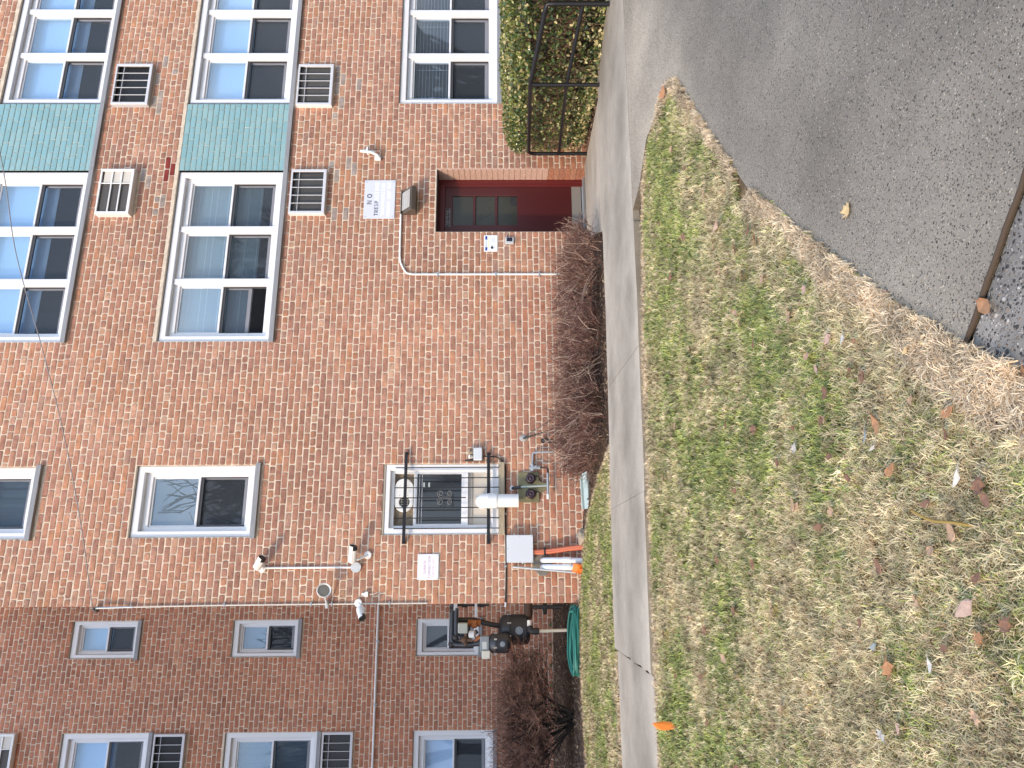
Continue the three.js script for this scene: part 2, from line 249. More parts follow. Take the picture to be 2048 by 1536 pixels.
const wallOf = (name, outer, holes, z0, z1) => { const g = plate(outer, holes, z0, z1); const p = g.attributes.position, u = g.attributes.uv; for (let i = 0; i < p.count; i++) u.setXY(i, (p.getX(i) + p.getZ(i)) / 0.5, p.getY(i) / 0.5); return part(name, g, M.mortar, bld); };
const doorHole = [4.585, 5.59, -0.6, 1.962];
const frontWall = wallOf('front_wall', [-0.406, 11.2, -0.6, 10.4], [...openings], -0.36, -0.005);
const recessWall = wallOf('recess_wall', [-6, -0.41, -0.4, 11], rOpen, ZR - 0.3, ZR - 0.005);
part('side_wall', [box(-0.4065, -0.1, -0.6, 10.4, ZR + 0.02, -0.362)], M.mortar, bld);
part('roof', [box(-0.45, 11.3, 10.402, 10.6, -12, 0.06), box(-6.1, -0.46, 11.002, 11.2, -12, ZR + 0.06)], M.sill, bld);
part('rear_wall', [box(-6, 11.2, -0.6, 10.4, -12, -11.7)], M.mortar, bld);

// bricks: rounded, slightly irregular faces; emit() writes one into arrays
function emit(B, cx, cy, L, H, zf, col, rnd, uo, vo, dep = 0.024) {
  const base = B.pos.length / 3, c = 0.005 + rnd() * 0.008, hx = L / 2, hy = H / 2, j = () => (rnd() - 0.5) * 0.0035, cc = () => c * (0.6 + rnd() * 0.9);
  const o = []; for (const [sx, sy, f] of [[1, -1, 0], [1, 1, 1], [-1, 1, 0], [-1, -1, 1]]) { const a = cc(), b = cc(), P = [sx * hx + j(), sy * hy + j()]; const p1 = [P[0] - sx * a, P[1]], p2 = [P[0], P[1] - sy * b]; if (f) o.push(p2, p1); else o.push(p1, p2); }
  const tilt = (rnd() - 0.5) * 0.012, tl2 = (rnd() - 0.5) * 0.03, z0 = zf + (rnd() - 0.5) * 0.003;
  const ring = (k, dz) => { for (const [x, y] of o) { const X = x * (1 - k / hx), Y = y * (1 - k / hy); B.pos.push(cx + X, cy + Y, z0 + dz + X * tilt + Y * tl2); B.uv.push((X) / 0.42 + uo, (Y) / 0.42 + vo); B.col.push(col[0], col[1], col[2]); } };
  ring(0.0034, 0); ring(0, -0.0042); ring(0, -dep);
  for (let i = 1; i < 7; i++) B.idx.push(base, base + i, base + i + 1);
  for (let r = 0; r < 2; r++) for (let i = 0; i < 8; i++) { const a = base + r * 8 + i, b = base + r * 8 + (i + 1) % 8; B.idx.push(a, a + 8, b, b, a + 8, b + 8); }
}
const newB = () => ({ pos: [], uv: [], col: [], idx: [] });
function finish(B, colors) { const g = new THREE.BufferGeometry(); g.setAttribute('position', new THREE.Float32BufferAttribute(B.pos, 3)); g.setAttribute('uv', new THREE.Float32BufferAttribute(B.uv, 2)); if (colors) g.setAttribute('color', new THREE.Float32BufferAttribute(B.col, 3)); g.setIndex(B.idx); g.computeVertexNormals(); return g; }
// fired clay tones
const clay = [[0.50, 0.255, 0.175], [0.47, 0.23, 0.155], [0.455, 0.225, 0.16], [0.52, 0.28, 0.195], [0.55, 0.31, 0.22], [0.43, 0.215, 0.16], [0.41, 0.215, 0.17], [0.38, 0.195, 0.155], [0.55, 0.27, 0.155], [0.46, 0.185, 0.11], [0.60, 0.37, 0.275], [0.45, 0.25, 0.2], [0.34, 0.175, 0.14], [0.52, 0.25, 0.145], [0.65, 0.45, 0.33], [0.44, 0.29, 0.245], [0.37, 0.15, 0.10], [0.32, 0.155, 0.12], [0.30, 0.045, 0.038], [0.40, 0.36, 0.35]];
for (const c of clay.slice(0, 18)) [0.46, 0.27, 0.198].forEach((m, q) => { c[q] = lerp(m, c[q], 0.62); });
const clayMats = clay.map((c) => std(lin(c[0] * 1.42, c[1] * 1.38, c[2] * 1.26), 0.88, { map: brickTex.map, bumpMap: brickTex.bump, bumpScale: 0.003 }));
const brickMat = std([1.42, 1.38, 1.26], 0.88, { map: brickTex.map, bumpMap: brickTex.bump, bumpScale: 0.003, vertexColors: true });
function pickClay(rnd, x, y, header, recess) {
  const patch = nz(x * 0.55 + 2, y * 0.55, 1.1), r = rnd();
  if (!recess) { if (x > 5.38 && x < 5.6 && false) return 18;
    for (const a of acMain) if (Math.abs(x - (a[0] + a[1]) / 2) < 0.5 && y < a[2] && y > a[2] - 0.45 && rnd() < 0.35 * (1 - (a[2] - y) / 0.5)) return 19; }
  if (y < 0.75 && !recess && r < sstep(0.9, 0.2, y) * 0.75) return rnd() < 0.5 ? 9 : rnd() < 0.5 ? 16 : 2;
  if (recess) return r < 0.14 ? 7 : r < 0.42 ? 2 : r < 0.47 ? 12 : r < 0.56 ? 16 : r < 0.72 ? 5 : r < 0.88 ? 1 : r < 0.91 ? 17 : r < 0.97 ? 0 : 10;
  if (header && r < 0.34) return rnd() < 0.45 ? 13 : rnd() < 0.6 ? 3 : 14;
  if (patch > 0.16 && r < 0.55) return [6, 7, 5, 11, 12][Math.floor(rnd() * 5)];
  if (patch < -0.18 && r < 0.5) return [3, 4, 0, 8, 13][Math.floor(rnd() * 5)];
  if (r < 0.18) return 0; if (r < 0.34) return 1; if (r < 0.46) return 2; if (r < 0.58) return 3; if (r < 0.68) return 4; if (r < 0.76) return 5; if (r < 0.83) return 11; if (r < 0.88) return 6; if (r < 0.92) return 8; if (r < 0.95) return 10; if (r < 0.975) return 7; return 15;
}
function layBricks(rect, holes, z, seed, recess, wall, keep) {
  const [X0, X1, Y0, Y1] = rect, rnd = rngOf(seed), all = [];
  const i0 = Math.ceil((Y0 - 0.0658) / C), i1 = Math.floor((Y1 - 0.0658) / C);
  for (let i = i0; i <= i1; i++) {
    const y = 0.0658 + C * i, header = ((i % 6) + 6) % 6 === 0, m = header ? SL / 2 : SL, off = header ? (i % 12 === 0 ? 0.02 : 0.07) : ((i % 2 + 2) % 2) * SL / 2 + 0.012 * nz(i * 3.7, 0.3);
    let iv = [[X0, X1]];
    for (const h of holes) if (y > h[2] - 0.02 && y < h[3] + 0.02) iv = iv.flatMap(([a, b]) => h[1] <= a || h[0] >= b ? [[a, b]] : [[a, h[0]], [h[1], b]].filter(([p, q]) => q - p > 0.02));
    for (const [a, b] of iv) {
      const cuts = [a]; for (let x = X0 - off; x < b; x += m) if (x > a + 0.045 && x < b - 0.045) cuts.push(x + (rnd() - 0.5) * 0.007); cuts.push(b);
      for (let k = 0; k < cuts.length - 1; k++) { const p = cuts[k], q = cuts[k + 1], jl = k === 0 && a > X0 ? 0.006 : 0.006, L = q - p - 0.0125 + (rnd() - 0.5) * 0.003; if (L < 0.02) continue; all.push({ x: (p + q) / 2, y: y + (rnd() - 0.5) * 0.004, L, header, i }); }
    }
  }
  const H = C - 0.0145;
  for (const b of all) b.d = Math.hypot(b.x - camera.position.x, b.y - camera.position.y);
  if (keep) { [...all].sort((a, b) => a.d - b.d).slice(0, keep).forEach((b) => { b.own = true; }); }
  const B = newB(), geos = {};
  for (const b of all) {
    let ci = pickClay(rnd, b.x, b.y, b.header, recess);
    if (!recess && b.x > 5.44 && b.x < 6.7 && b.y > 5.67 && b.y < 5.75) ci = 18;
    if (!recess && b.x > 5.42 && b.x < 5.72 && b.y > 5.75 && b.y < 5.86) ci = 18;
    const c = clay[ci];
    if (b.own) { const full = b.header ? 0.089 : 0.1907, v = Math.floor(rnd() * 5), key = (b.header ? 'h' : 's') + v;
      if (!geos[key]) { const t = newB(); emit(t, 0, 0, full, H, 0, c, rngOf(seed + v * 31 + (b.header ? 7 : 0)), v * 0.37, v * 0.23); geos[key] = finish(t); }
      const mesh = part('brick', geos[key], clayMats[ci], wall); mesh.position.set(b.x, b.y, z); mesh.scale.x = b.L / full; if (rnd() < 0.5) mesh.rotation.z = Math.PI;
    } else { const k = (0.93 + rnd() * 0.14) * (1 + 0.3 * fbm(b.x * 0.35, b.y * 0.5, recess ? 4.2 : 1.7, 3) + 0.12 * nz(b.x * 2.1, b.y * 0.35, 6.1)); emit(B, b.x, b.y, b.L, H * (0.97 + rnd() * 0.05), z, c.map((q, n) => q * k * (recess ? [1.2, 1.06, 0.96][n] : 1)), rnd, rnd() * 7, rnd() * 7); }
  }
  const m = part('brickwork', finish(B, true), brickMat, wall); m.userData.kind = 'stuff'; return m;
}
layBricks([-0.414, 11.0, -0.55, 10.35], [...openings, ...acMain.map(sleeve)], 0, 101, false, frontWall, 300);
layBricks([-5.9, -0.43, -0.05, 10.9], [...rOpen, ...acRec.map(sleeve)], ZR, 202, true, recessWall, 0);

// glazed turquoise bricks between the windows
const glaze = [[0.24, 0.42, 0.44], [0.215, 0.395, 0.415], [0.265, 0.44, 0.45], [0.23, 0.425, 0.455]].map((c) => new THREE.MeshPhysicalMaterial({ color: lin(...c), roughness: 0.4, clearcoat: 0.25, clearcoatRoughness: 0.35, bumpMap: mortarTex.bump, bumpScale: 0.0008 }));
for (const [y0, y1, seed] of [[4.157, 5.668, 7], [6.927, 8.428, 8]]) {
  const rnd = rngOf(seed), pn = part('spandrel_panel', plate([5.563, 6.682, y0, y1], [], -0.06, -0.0145), M.mortar, bld); pn.userData.label = 'turquoise glazed brick panel between two windows, ' + (seed === 7 ? 'lower storey' : 'upper storey');
  part('sill', box(5.583, 6.664, y0 - 0.067, y0 - 0.003, -0.12, 0.04, 0.004), M.sill, pn);
  const n = Math.round((y1 - y0) / C), h = (y1 - y0) / n, geos = {};
  for (let i = 0; i < n; i++) { const y = y0 + h * (i + 0.5); const cuts = [5.565]; for (let x = 5.565 + (i % 2 ? 0.1016 : 0.2032) - (i % 6 === 3 ? 0.05 : 0); x < 6.64; x += SL) cuts.push(x); cuts.push(6.68);
    for (let k = 0; k < cuts.length - 1; k++) { const L = cuts[k + 1] - cuts[k] - 0.007; if (L < 0.03) continue; const v = Math.floor(rnd() * 3); if (!geos[v]) { const t = newB(); emit(t, 0, 0, 0.195, h - 0.006, 0, [1, 1, 1], () => 0.2 + 0.15 * v, v * 0.3, 0.1, 0.012); geos[v] = finish(t); }
      const b = part('glazed_brick', geos[v], glaze[Math.floor(rnd() * 4)], pn); b.position.set((cuts[k] + cuts[k + 1]) / 2, y, -0.006 + (rnd() - 0.5) * 0.002); b.scale.x = L / 0.195; } }
}

// ---------------------------------------------------------------- windows
const cloth = { band: std([0.42, 0.46, 0.44], 0.9), bright: std([0.9, 0.93, 0.97], 0.9), white: std([0.72, 0.76, 0.80], 0.9), sage: std([0.24, 0.29, 0.27], 0.9), dim: std([0.2, 0.23, 0.25], 0.9), sky: std([0.62, 0.72, 0.82], 0.9), teal: std([0.15, 0.21, 0.23], 0.9), screen: std([0.028, 0.030, 0.036], 0.75), slat: std([0.42, 0.43, 0.45], 0.6) };
function drape(x0, x1, y0, y1, z, folds = 0.012, seed = 1) { const g = new THREE.PlaneGeometry(x1 - x0, y1 - y0, 48, 2); const p = g.attributes.position; for (let i = 0; i < p.count; i++) p.setZ(i, folds * (Math.sin(p.getX(i) * 46 + seed) + 0.5 * Math.sin(p.getX(i) * 103 + seed * 2))); g.computeVertexNormals(); g.translate((x0 + x1) / 2, (y0 + y1) / 2, z); return g; }
function makeWindow(o, n, z, opt = {}) {
  const [X0, X1, Y0, Y1] = o, jw = opt.jw ?? 0.148, mw = 0.11, st = Y0 + 0.064, lw = (X1 - X0 - 2 * jw - (n - 1) * mw) / n, cas = jw * 0.6;
  const top = Y1 - 0.012, yb = st + (opt.bh ?? 0.135), yt = top - (opt.hh ?? 0.175);
  const holes = []; for (let i = 0; i < n; i++) { const a = X0 + jw + i * (lw + mw); holes.push([a, a + lw, yb, yt]); }
  const inn = [X0 + cas, X1 - cas, st + 0.07, top - 0.09];
  const gs = [plate([X0 + 0.003, X1 - 0.003, st + 0.002, top], [inn], z - 0.16, z - 0.035, 0.006), plate(inn.map((v, i) => v + (i % 2 ? 0.002 : -0.002)), holes, z - 0.19, z - 0.095, 0.004)];
  for (let i = 0; i < n - 1; i++) gs.push(box(holes[i][1] + 0.012, holes[i + 1][0] - 0.012, inn[2] + 0.001, inn[3] - 0.001, z - 0.1, z - 0.062, 0.006));
  const w = part('window', gs, opt.frame ?? M.vinyl, bld);
  if (opt.label) w.userData.label = opt.label;
  part('sill', [box(X0 - 0.02, X1 + 0.022, Y0, st, z - 0.16, z + 0.042, 0.004)], opt.sillMat ?? M.sill, w);
  part('lintel_soffit', [box(X0 + 0.002, X1 - 0.002, top + 0.002, Y1 - 0.001, z - 0.16, z - 0.012)], M.soffit, w);
  holes.forEach(([a, b, c, d], i) => {
    const L = { blind: 'white', upTo: 0.3, lower: 'screen', open: 0, ...(opt.lights?.[i] ?? opt.light ?? {}) };
    const m = (c + d) / 2 + 0.01, ob = c + L.open * (m - c);
    part('upper_sash', plate([a, b, m - 0.004, d], [[a + 0.02, b - 0.02, m + 0.026, d - 0.022]], z - 0.15, z - 0.115, 0.003), opt.frame ?? M.vinyl, w);
    part('lower_sash', plate([a + 0.002, b - 0.002, ob, m + 0.02], [[a + 0.026, b - 0.026, ob + (L.open ? 0.05 : 0.06), m - 0.012]], z - 0.186, z - 0.155, 0.003), M.vinylDim, w);
    const sg = new THREE.PlaneGeometry(b - a - 0.03, m - c - 0.05); sg.translate((a + b) / 2, (c + m - 0.02) / 2, z - 0.14); part('insect_screen', sg, M.screen, w);
    part('screen_frame', plate([a + 0.001, b - 0.001, c + 0.001, m - 0.005], [[a + 0.018, b - 0.012, c + 0.012, m - 0.04]], z - 0.15, z - 0.128), M.vinylDark, w);
    const gl = (x0, x1, y0, y1, zz, gm) => { const g = new THREE.PlaneGeometry(x1 - x0, y1 - y0); g.translate((x0 + x1) / 2, (y0 + y1) / 2, zz); return part('pane', g, gm, w); };
    gl(a + 0.02, b - 0.02, m + 0.026, d - 0.022, z - 0.132, L.dark ? M.glassDark : M.glass); gl(a + 0.026, b - 0.026, ob + 0.05, m - 0.012, z - 0.17, M.glassDark);
    if (L.blind) { const yy = m - L.upTo * (m - c); if (L.drape) part('curtain', drape(a - 0.03, b + 0.03, yy, d + 0.03, z - 0.25, 0.012, i + a), cloth[L.blind], w); else part('roller_blind', box(a - 0.03, b + 0.03, yy, d + 0.03, z - 0.232, z - 0.228), cloth[L.blind], w); if (L.bands) for (const q of [0.06, 0.2, 0.27, 0.41, 0.5, 0.66, 0.8]) if (d - q * (d - c) > yy) part('blind_band', box(a - 0.03, b + 0.03, d - q * (d - c) - 0.006, d - q * (d - c) + 0.006, z - 0.2275, z - 0.225), cloth.band, w); }
    if (L.slats) { const s = []; for (let y = d - 0.03; y > m - 0.02; y -= 0.052) s.push(box(a, b, y, y + 0.0035, z - 0.225, z - 0.205)); s.push(box(a + 0.1, a + 0.104, m, d, z - 0.203, z - 0.2), box(b - 0.1, b - 0.096, m, d, z - 0.203, z - 0.2)); part('blind_slats', s, cloth.slat, w); }
    if (L.band) part('curtain_panel', drape(b - (b - a) * L.band, b, c, m, z - 0.27, 0.01, 3), cloth.sage, w);
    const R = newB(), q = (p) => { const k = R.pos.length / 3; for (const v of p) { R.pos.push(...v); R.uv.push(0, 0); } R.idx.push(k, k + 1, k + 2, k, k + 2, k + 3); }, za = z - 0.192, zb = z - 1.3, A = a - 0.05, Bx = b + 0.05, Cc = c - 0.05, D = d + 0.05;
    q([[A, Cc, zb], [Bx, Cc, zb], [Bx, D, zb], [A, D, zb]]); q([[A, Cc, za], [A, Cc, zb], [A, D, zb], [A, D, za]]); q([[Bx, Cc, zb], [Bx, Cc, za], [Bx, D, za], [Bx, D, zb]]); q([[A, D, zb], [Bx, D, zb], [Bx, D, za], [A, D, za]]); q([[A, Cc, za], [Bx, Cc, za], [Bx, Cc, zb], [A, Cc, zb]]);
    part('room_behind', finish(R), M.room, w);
  });
  return w;
}
makeWindow(openings[0], 3, 0, { label: 'three-light white window with half-drawn grey curtains and one sash open', lights: [{ dark: false, blind: 'teal', bands: true, upTo: 0.62, open: 0.36 }, { dark: true, blind: 'sage', bands: true, upTo: 0.66 }, { dark: true, blind: 'sage', bands: true, upTo: 0.64 }] });
makeWindow(openings[2], 3, 0, { light: { blind: 'sky', upTo: 0.02 } });
makeWindow(openings[3], 3, 0, { light: { blind: 'sky', upTo: 0.32 } });
makeWindow(openings[5], 3, 0, { light: { blind: 'sky', upTo: 0.34 } });
makeWindow(openings[6], 3, 0, { light: { dark: true, blind: null, slats: true } });
makeWindow(openings[7], 1, 0, { jw: 0.135, bh: 0.125, light: { blind: null } });
makeWindow(openings[8], 1, 0, { jw: 0.135, bh: 0.125, light: { blind: 'teal', upTo: 0.95, drape: true } });
makeWindow(rOpen[0], 1, ZR, { jw: 0.105, bh: 0.09, hh: 0.13, light: { blind: 'white', upTo: 0.05 } });
makeWindow(rOpen[1], 1, ZR, { jw: 0.105, bh: 0.09, hh: 0.13, light: { blind: 'dim', upTo: 0.02 } });
makeWindow(rOpen[2], 1, ZR, { jw: 0.105, bh: 0.09, hh: 0.13, light: { dark: true, blind: null } });
makeWindow(rOpen[3], 1, ZR, { light: { blind: 'sky', upTo: 0.14 } });
makeWindow(rOpen[4], 1, ZR, { light: { blind: 'teal', drape: true, upTo: 0.95 } });
makeWindow(rOpen[5], 1, ZR, { light: { dark: true, blind: 'bright', upTo: 0.0 } });
makeWindow(rOpen[6], 1, ZR, { light: { blind: 'sky', upTo: 0.2 } });

// basement window with a vent in its upper light, a black middle panel and a boarded foot
{ const [X0, X1, Y0, Y1] = openings[9], w = part('window', [plate([X0 + 0.003, X1 - 0.003, 1.076, Y1 - 0.03], [[X0 + 0.085, X1 - 0.08, 1.16, 2.46]], -0.12, -0.02, 0.006), plate([X0 + 0.08, X1 - 0.075, 1.158, 2.462], [[0.535, 1.195, 2.165, 2.415], [0.555, 1.19, 1.555, 2.125], [0.54, 1.205, 1.175, 1.47]], -0.17, -0.075, 0.004)], M.vinyl, bld);
  w.userData.label = 'small white ground floor window behind black security bars';
  part('sill', [box(X0 - 0.01, X1 + 0.012, 1.003, 1.074, -0.12, 0.05, 0.005)], std([0.56, 0.47, 0.34], 0.85, { map: mortarTex.map }), w);
  part('lintel_soffit', [box(X0 + 0.002, X1 - 0.002, Y1 - 0.028, Y1 - 0.001, -0.12, -0.012)], M.soffit, w);
  part('filler_board', [box(0.535, 1.195, 2.165, 2.415, -0.15, -0.135)], std([0.42, 0.39, 0.37], 0.9, { map: soilTex.map }), w);
  part('pane', [box(0.555, 1.19, 1.555, 2.125, -0.14, -0.13)], new THREE.MeshPhysicalMaterial({ color: lin(0.008, 0.01, 0.012), roughness: 0.12, clearcoat: 0.5, clearcoatRoughness: 0.05 }), w);
  part('lower_panel', [box(0.54, 1.205, 1.175, 1.42, -0.16, -0.14, 0.003)], std([0.58, 0.53, 0.46], 0.6), w);
  part('panel_rail', [box(0.54, 1.205, 1.42, 1.468, -0.15, -0.12, 0.003)], std([0.5, 0.46, 0.42], 0.5), w);
  part('sash_stop', [box(0.56, 1.186, 2.062, 2.07, -0.128, -0.118), box(0.556, 1.188, 2.095, 2.105, -0.129, -0.114)], M.greyPaint, w);
  part('handle', [box(1.02, 1.085, 2.03, 2.052, -0.128, -0.118, 0.003), box(1.025, 1.085, 1.965, 1.987, -0.128, -0.118, 0.003)], std([0.5, 0.58, 0.58], 0.4), w);
}
// red door in its deep opening
{ const zd = -0.31, d = part('door', [plate([4.66, 5.52, -0.005, 1.86], [[4.85, 5.33, 1.45, 1.75], [4.85, 5.33, 1.127, 1.413], [4.85, 5.33, 0.8, 1.09]], zd - 0.045, zd, 0.003)], M.redDoor, bld); d.userData.label = 'dark red door with three small wired panes';
  part('door_frame', [box(4.587, 4.659, -0.19, 1.96, zd - 0.07, zd + 0.022, 0.004), box(5.521, 5.588, -0.19, 1.96, zd - 0.07, zd + 0.022, 0.004), box(4.66, 5.52, 1.862, 1.959, zd - 0.07, zd + 0.021, 0.004), box(5.475, 5.519, -0.18, 1.86, zd + 0.002, zd + 0.016, 0.004)], M.redFrame, d);
  part('kick_plate', [box(4.665, 5.515, -0.145, -0.003, zd - 0.03, zd - 0.004, 0.002)], std([0.34, 0.33, 0.31], 0.45, { metalness: 0.35 }), d);
  part('threshold', [box(4.6, 5.58, -0.2, -0.165, zd - 0.05, zd + 0.1, 0.004)], std([0.3, 0.31, 0.32], 0.5, { metalness: 0.3 }), d);
  const pm = new THREE.MeshPhysicalMaterial({ color: lin(0.036, 0.037, 0.027), roughness: 0.4, clearcoat: 0.15, clearcoatRoughness: 0.2 });
  for (const [a, b] of [[1.45, 1.75], [1.127, 1.413], [0.8, 1.09]]) { part('pane', [box(4.85, 5.33, a, b, zd - 0.03, zd - 0.022)], pm, d);
    if (a < 1.4) { const wv = []; for (let k = -0.5; k < 0.5; k += 0.022) { const x0 = Math.max(4.85, 4.86 + (k + 0.5) * 1.0 - 0.28), x1 = x0 + (b - a); if (x1 > 5.33) continue; wv.push(rod(V(x0, b, zd - 0.02), V(x1, a, zd - 0.02), 0.0009, 0.0009, 4)); } if (wv.length) part('wire_mesh', wv, std([0.16, 0.16, 0.14], 0.5), d); } }
  part('dark_sticker', [box(5.17, 5.328, 0.802, 0.9, zd - 0.0215, zd - 0.0195)], M.black, d);
  const cv = document.createElement('canvas'); cv.width = 512; cv.height = 150; const x = cv.getContext('2d'); x.fillStyle = '#15080a'; x.fillRect(0, 0, 512, 150); x.strokeStyle = '#a9a4a2'; x.lineWidth = 5; x.strokeRect(8, 8, 496, 134); x.fillStyle = '#b5b0ae'; x.font = 'bold 46px sans-serif'; x.textAlign = 'center'; x.fillText('PLEASE KEEP DOOR', 256, 64, 460); x.fillText('CLOSED AT ALL TIMES', 256, 120, 470);
  const ct = new THREE.CanvasTexture(cv); ct.colorSpace = THREE.SRGBColorSpace; const sg = new THREE.PlaneGeometry(0.30, 0.082); sg.translate(4.97, 1.812, zd + 0.004); part('notice_plate', sg, new THREE.MeshStandardMaterial({ map: ct, roughness: 0.5 }), d);
  // painted reveal of the opening: bricks flush with pink paint, raw red ones at the foot
  const rv = part('door_reveal', box(4.587, 5.588, 1.95, 1.961, zd + 0.03, -0.01), std([0.05, 0.03, 0.03], 0.8), bld), rr = rngOf(61);
  for (let y = -0.22, i = 0; y < 1.93; y += C, i++) { const h = Math.min(C - 0.006, 1.958 - y), raw = y < 0.28; const parts = i % 2 || raw ? [[-0.285, -0.15], [-0.142, -0.004]] : [[-0.285, -0.004]]; for (const [a, b] of parts) part('reveal_brick', box(5.578 + (rr() - 0.5) * 0.002, 5.6, y, y + h, a, b, 0.004), raw ? clayMats[[9, 16, 1][i % 3]] : M.pinkBrick, rv); }
}
// ---------------------------------------------------------------- air conditioners in the wall
function makeAC([x0, x1, y0, y1], z, label, kind) {
  const t = thing('air_conditioner', label, 'air conditioner', [(x0 + x1) / 2, y0, z], 'through-wall air conditioners'), w = (x1 - x0) / 2, h = y1 - y0, f = kind === 'panel' ? 0.1 : 0.075, b = 0.04;
  part('housing', [box(-w, w, 0, 0.012, -0.1, f - 0.008, 0.003), box(-w, w, h - 0.012, h, -0.1, f - 0.008, 0.003), box(-w, -w + 0.012, 0.0125, h - 0.0125, -0.1, f - 0.008, 0.003), box(w - 0.012, w, 0.0125, h - 0.0125, -0.1, f - 0.008, 0.003)], kind === 'dark' ? M.greyPaint : M.whitePaint, t);
  part('grille_frame', plate([-w + 0.001, w - 0.001, 0.001, h - 0.001], [[-w + b, w - b, b + 0.004, h - b + 0.012]], f - 0.02, f, 0.004), kind === 'panel' ? M.whitePaint : std([0.66, 0.67, 0.71], 0.45), t);
  const core = part('coil', box(-w + 0.013, w - 0.013, 0.014, h - 0.014, f - 0.1, f - 0.06), kind === 'dark' ? std([0.012, 0.012, 0.014], 0.6) : std([0.05, 0.05, 0.052], 0.7), t);
  if (kind === 'panel') {
    for (const k of [1, 2]) part('slat', box(-w + b, w - b, b + (h - 2 * b) * k / 3 - 0.008, b + (h - 2 * b) * k / 3 + 0.012, f - 0.018, f - 0.003, 0.003), M.whitePaint, t);
    part('slat', box(w - 0.235, w - 0.222, b, h - b + 0.01, f - 0.02, f - 0.002, 0.003), M.whitePaint, t);
    for (let k = 0; k < 3; k++) part('cover_plate', box(w - 0.221, w - b - 0.002, b + (h - 2 * b) * k / 3 + 0.016, b + (h - 2 * b) * (k + 1) / 3 - 0.01, f - 0.03, f - 0.018), std([0.68, 0.63, 0.56], 0.6), t);
    const g = []; for (let y = b + 0.012; y < h - b + 0.01; y += 0.0135) g.push(box(-w + b + 0.001, w - 0.236, y, y + 0.006, f - 0.045, f - 0.026)); part('louvres', g, std([0.2, 0.19, 0.185], 0.6), t);
  } else {
    for (let k = 1; k < 5; k++) part('slat', box(-w + b + (w - b) * 2 * k / 5 - 0.0045, -w + b + (w - b) * 2 * k / 5 + 0.0045, b, h - b + 0.015, f - 0.014, f - 0.002, 0.002), std([0.6, 0.6, 0.62], 0.45), t);
    part('tie_rod', box(-w + b, w - b, h - b - 0.075, h - b - 0.068, f - 0.03, f - 0.02), M.vinylDim, t);
    if (kind !== 'dark') { const g = []; for (let x = -w + b; x < w - b; x += 0.0115) g.push(box(x, x + 0.0045, b, h - b + 0.01, f - 0.06, f - 0.046)); part('fins', g, std([0.13, 0.132, 0.136], 0.55), t); }
  }
  return t;
}
makeAC(acMain[0], 0, 'white air conditioner with a half-closed louvred grille below the big top floor window', 'panel');
makeAC(acMain[1], 0, 'finned grey air conditioner directly below the window with its sash open', 'fins');
makeAC(acMain[2], 0, 'black-cored air conditioner on the top floor to the right of the turquoise panel', 'dark');
makeAC(acMain[3], 0, 'finned grey air conditioner right of the lower turquoise panel', 'fins');
makeAC(acRec[0], ZR, 'black-cored air conditioner in the recessed wall at its upper window', 'dark');
makeAC(acRec[1], ZR, 'finned grey air conditioner in the recessed wall under the middle storey window', 'fins');
makeAC(acRec[2], ZR, 'beige panelled air conditioner at the very top of the recessed wall', 'panel');

// ---------------------------------------------------------------- signs
function signTex(w, h, draw) { const c = document.createElement('canvas'); c.width = w; c.height = h; const x = c.getContext('2d'); draw(x, w, h); const t = new THREE.CanvasTexture(c); t.colorSpace = THREE.SRGBColorSpace; return t; }
function signFace(x0, x1, y0, y1, z, t, parent, rough = 0.45) { const g = new THREE.PlaneGeometry(x1 - x0, y1 - y0); g.translate((x0 + x1) / 2, (y0 + y1) / 2, z); return part('print', g, new THREE.MeshStandardMaterial({ map: t, roughness: rough }), parent); }
const screws = (t, list, z, r = 0.006, m = M.steel) => { for (const [x, y] of list) part('screw', rod(V(x, y, z), V(x, y, z + 0.003), r, r, 8), m, t); };
{ // faded no trespassing sign
  const w = 0.61, h = 0.44, t = thing('warning_sign', 'large white sign with faded black NO TRESPASSING lettering above the lamp', 'sign', [4.785, 2.543, 0.004]);
  part('panel', box(0, w, 0, h, 0, 0.008, 0.003), M.whitePaint, t);
  const tx = signTex(1024, 740, (c, W, H) => {
    c.fillStyle = '#d9dcea'; c.fillRect(0, 0, W, H); c.textAlign = 'center'; const r = rngOf(4);
    const line = (s, y, px, a, sp) => { c.font = 'bold ' + px + 'px sans-serif'; let x = W / 2 - (s.length - 1) * sp / 2; for (const ch of s) { c.fillStyle = a(x / W); c.fillText(ch, x, y); x += sp; } };
    line('NO', 185, 165, (u) => (u < 0.5 ? '#5a5c64' : '#101114'), 175);
    line('TRESPASSING', 345, 135, (u) => (u < 0.26 ? '#34353b' : u < 0.5 ? '#5a5c64' : '#fbfcff'), 82);
    line('UNAUTHORIZED', 490, 112, () => '#fafbff', 72); line('PERSONS KEEP OUT', 630, 108, () => '#f9faff', 58);
    for (let i = 0; i < 900; i++) { c.fillStyle = r() < 0.85 ? 'rgba(217,220,234,0.9)' : 'rgba(150,152,165,0.6)'; c.fillRect(140 + r() * 740, 70 + r() * 570, 3 + r() * 16, 2 + r() * 5); }
  });
  signFace(0.004, w - 0.004, 0.004, h - 0.004, 0.0095, tx, t); screws(t, [[0.03, 0.03], [w - 0.03, 0.03], [0.03, h - 0.03], [w - 0.03, h - 0.03]], 0.01, 0.008);
}
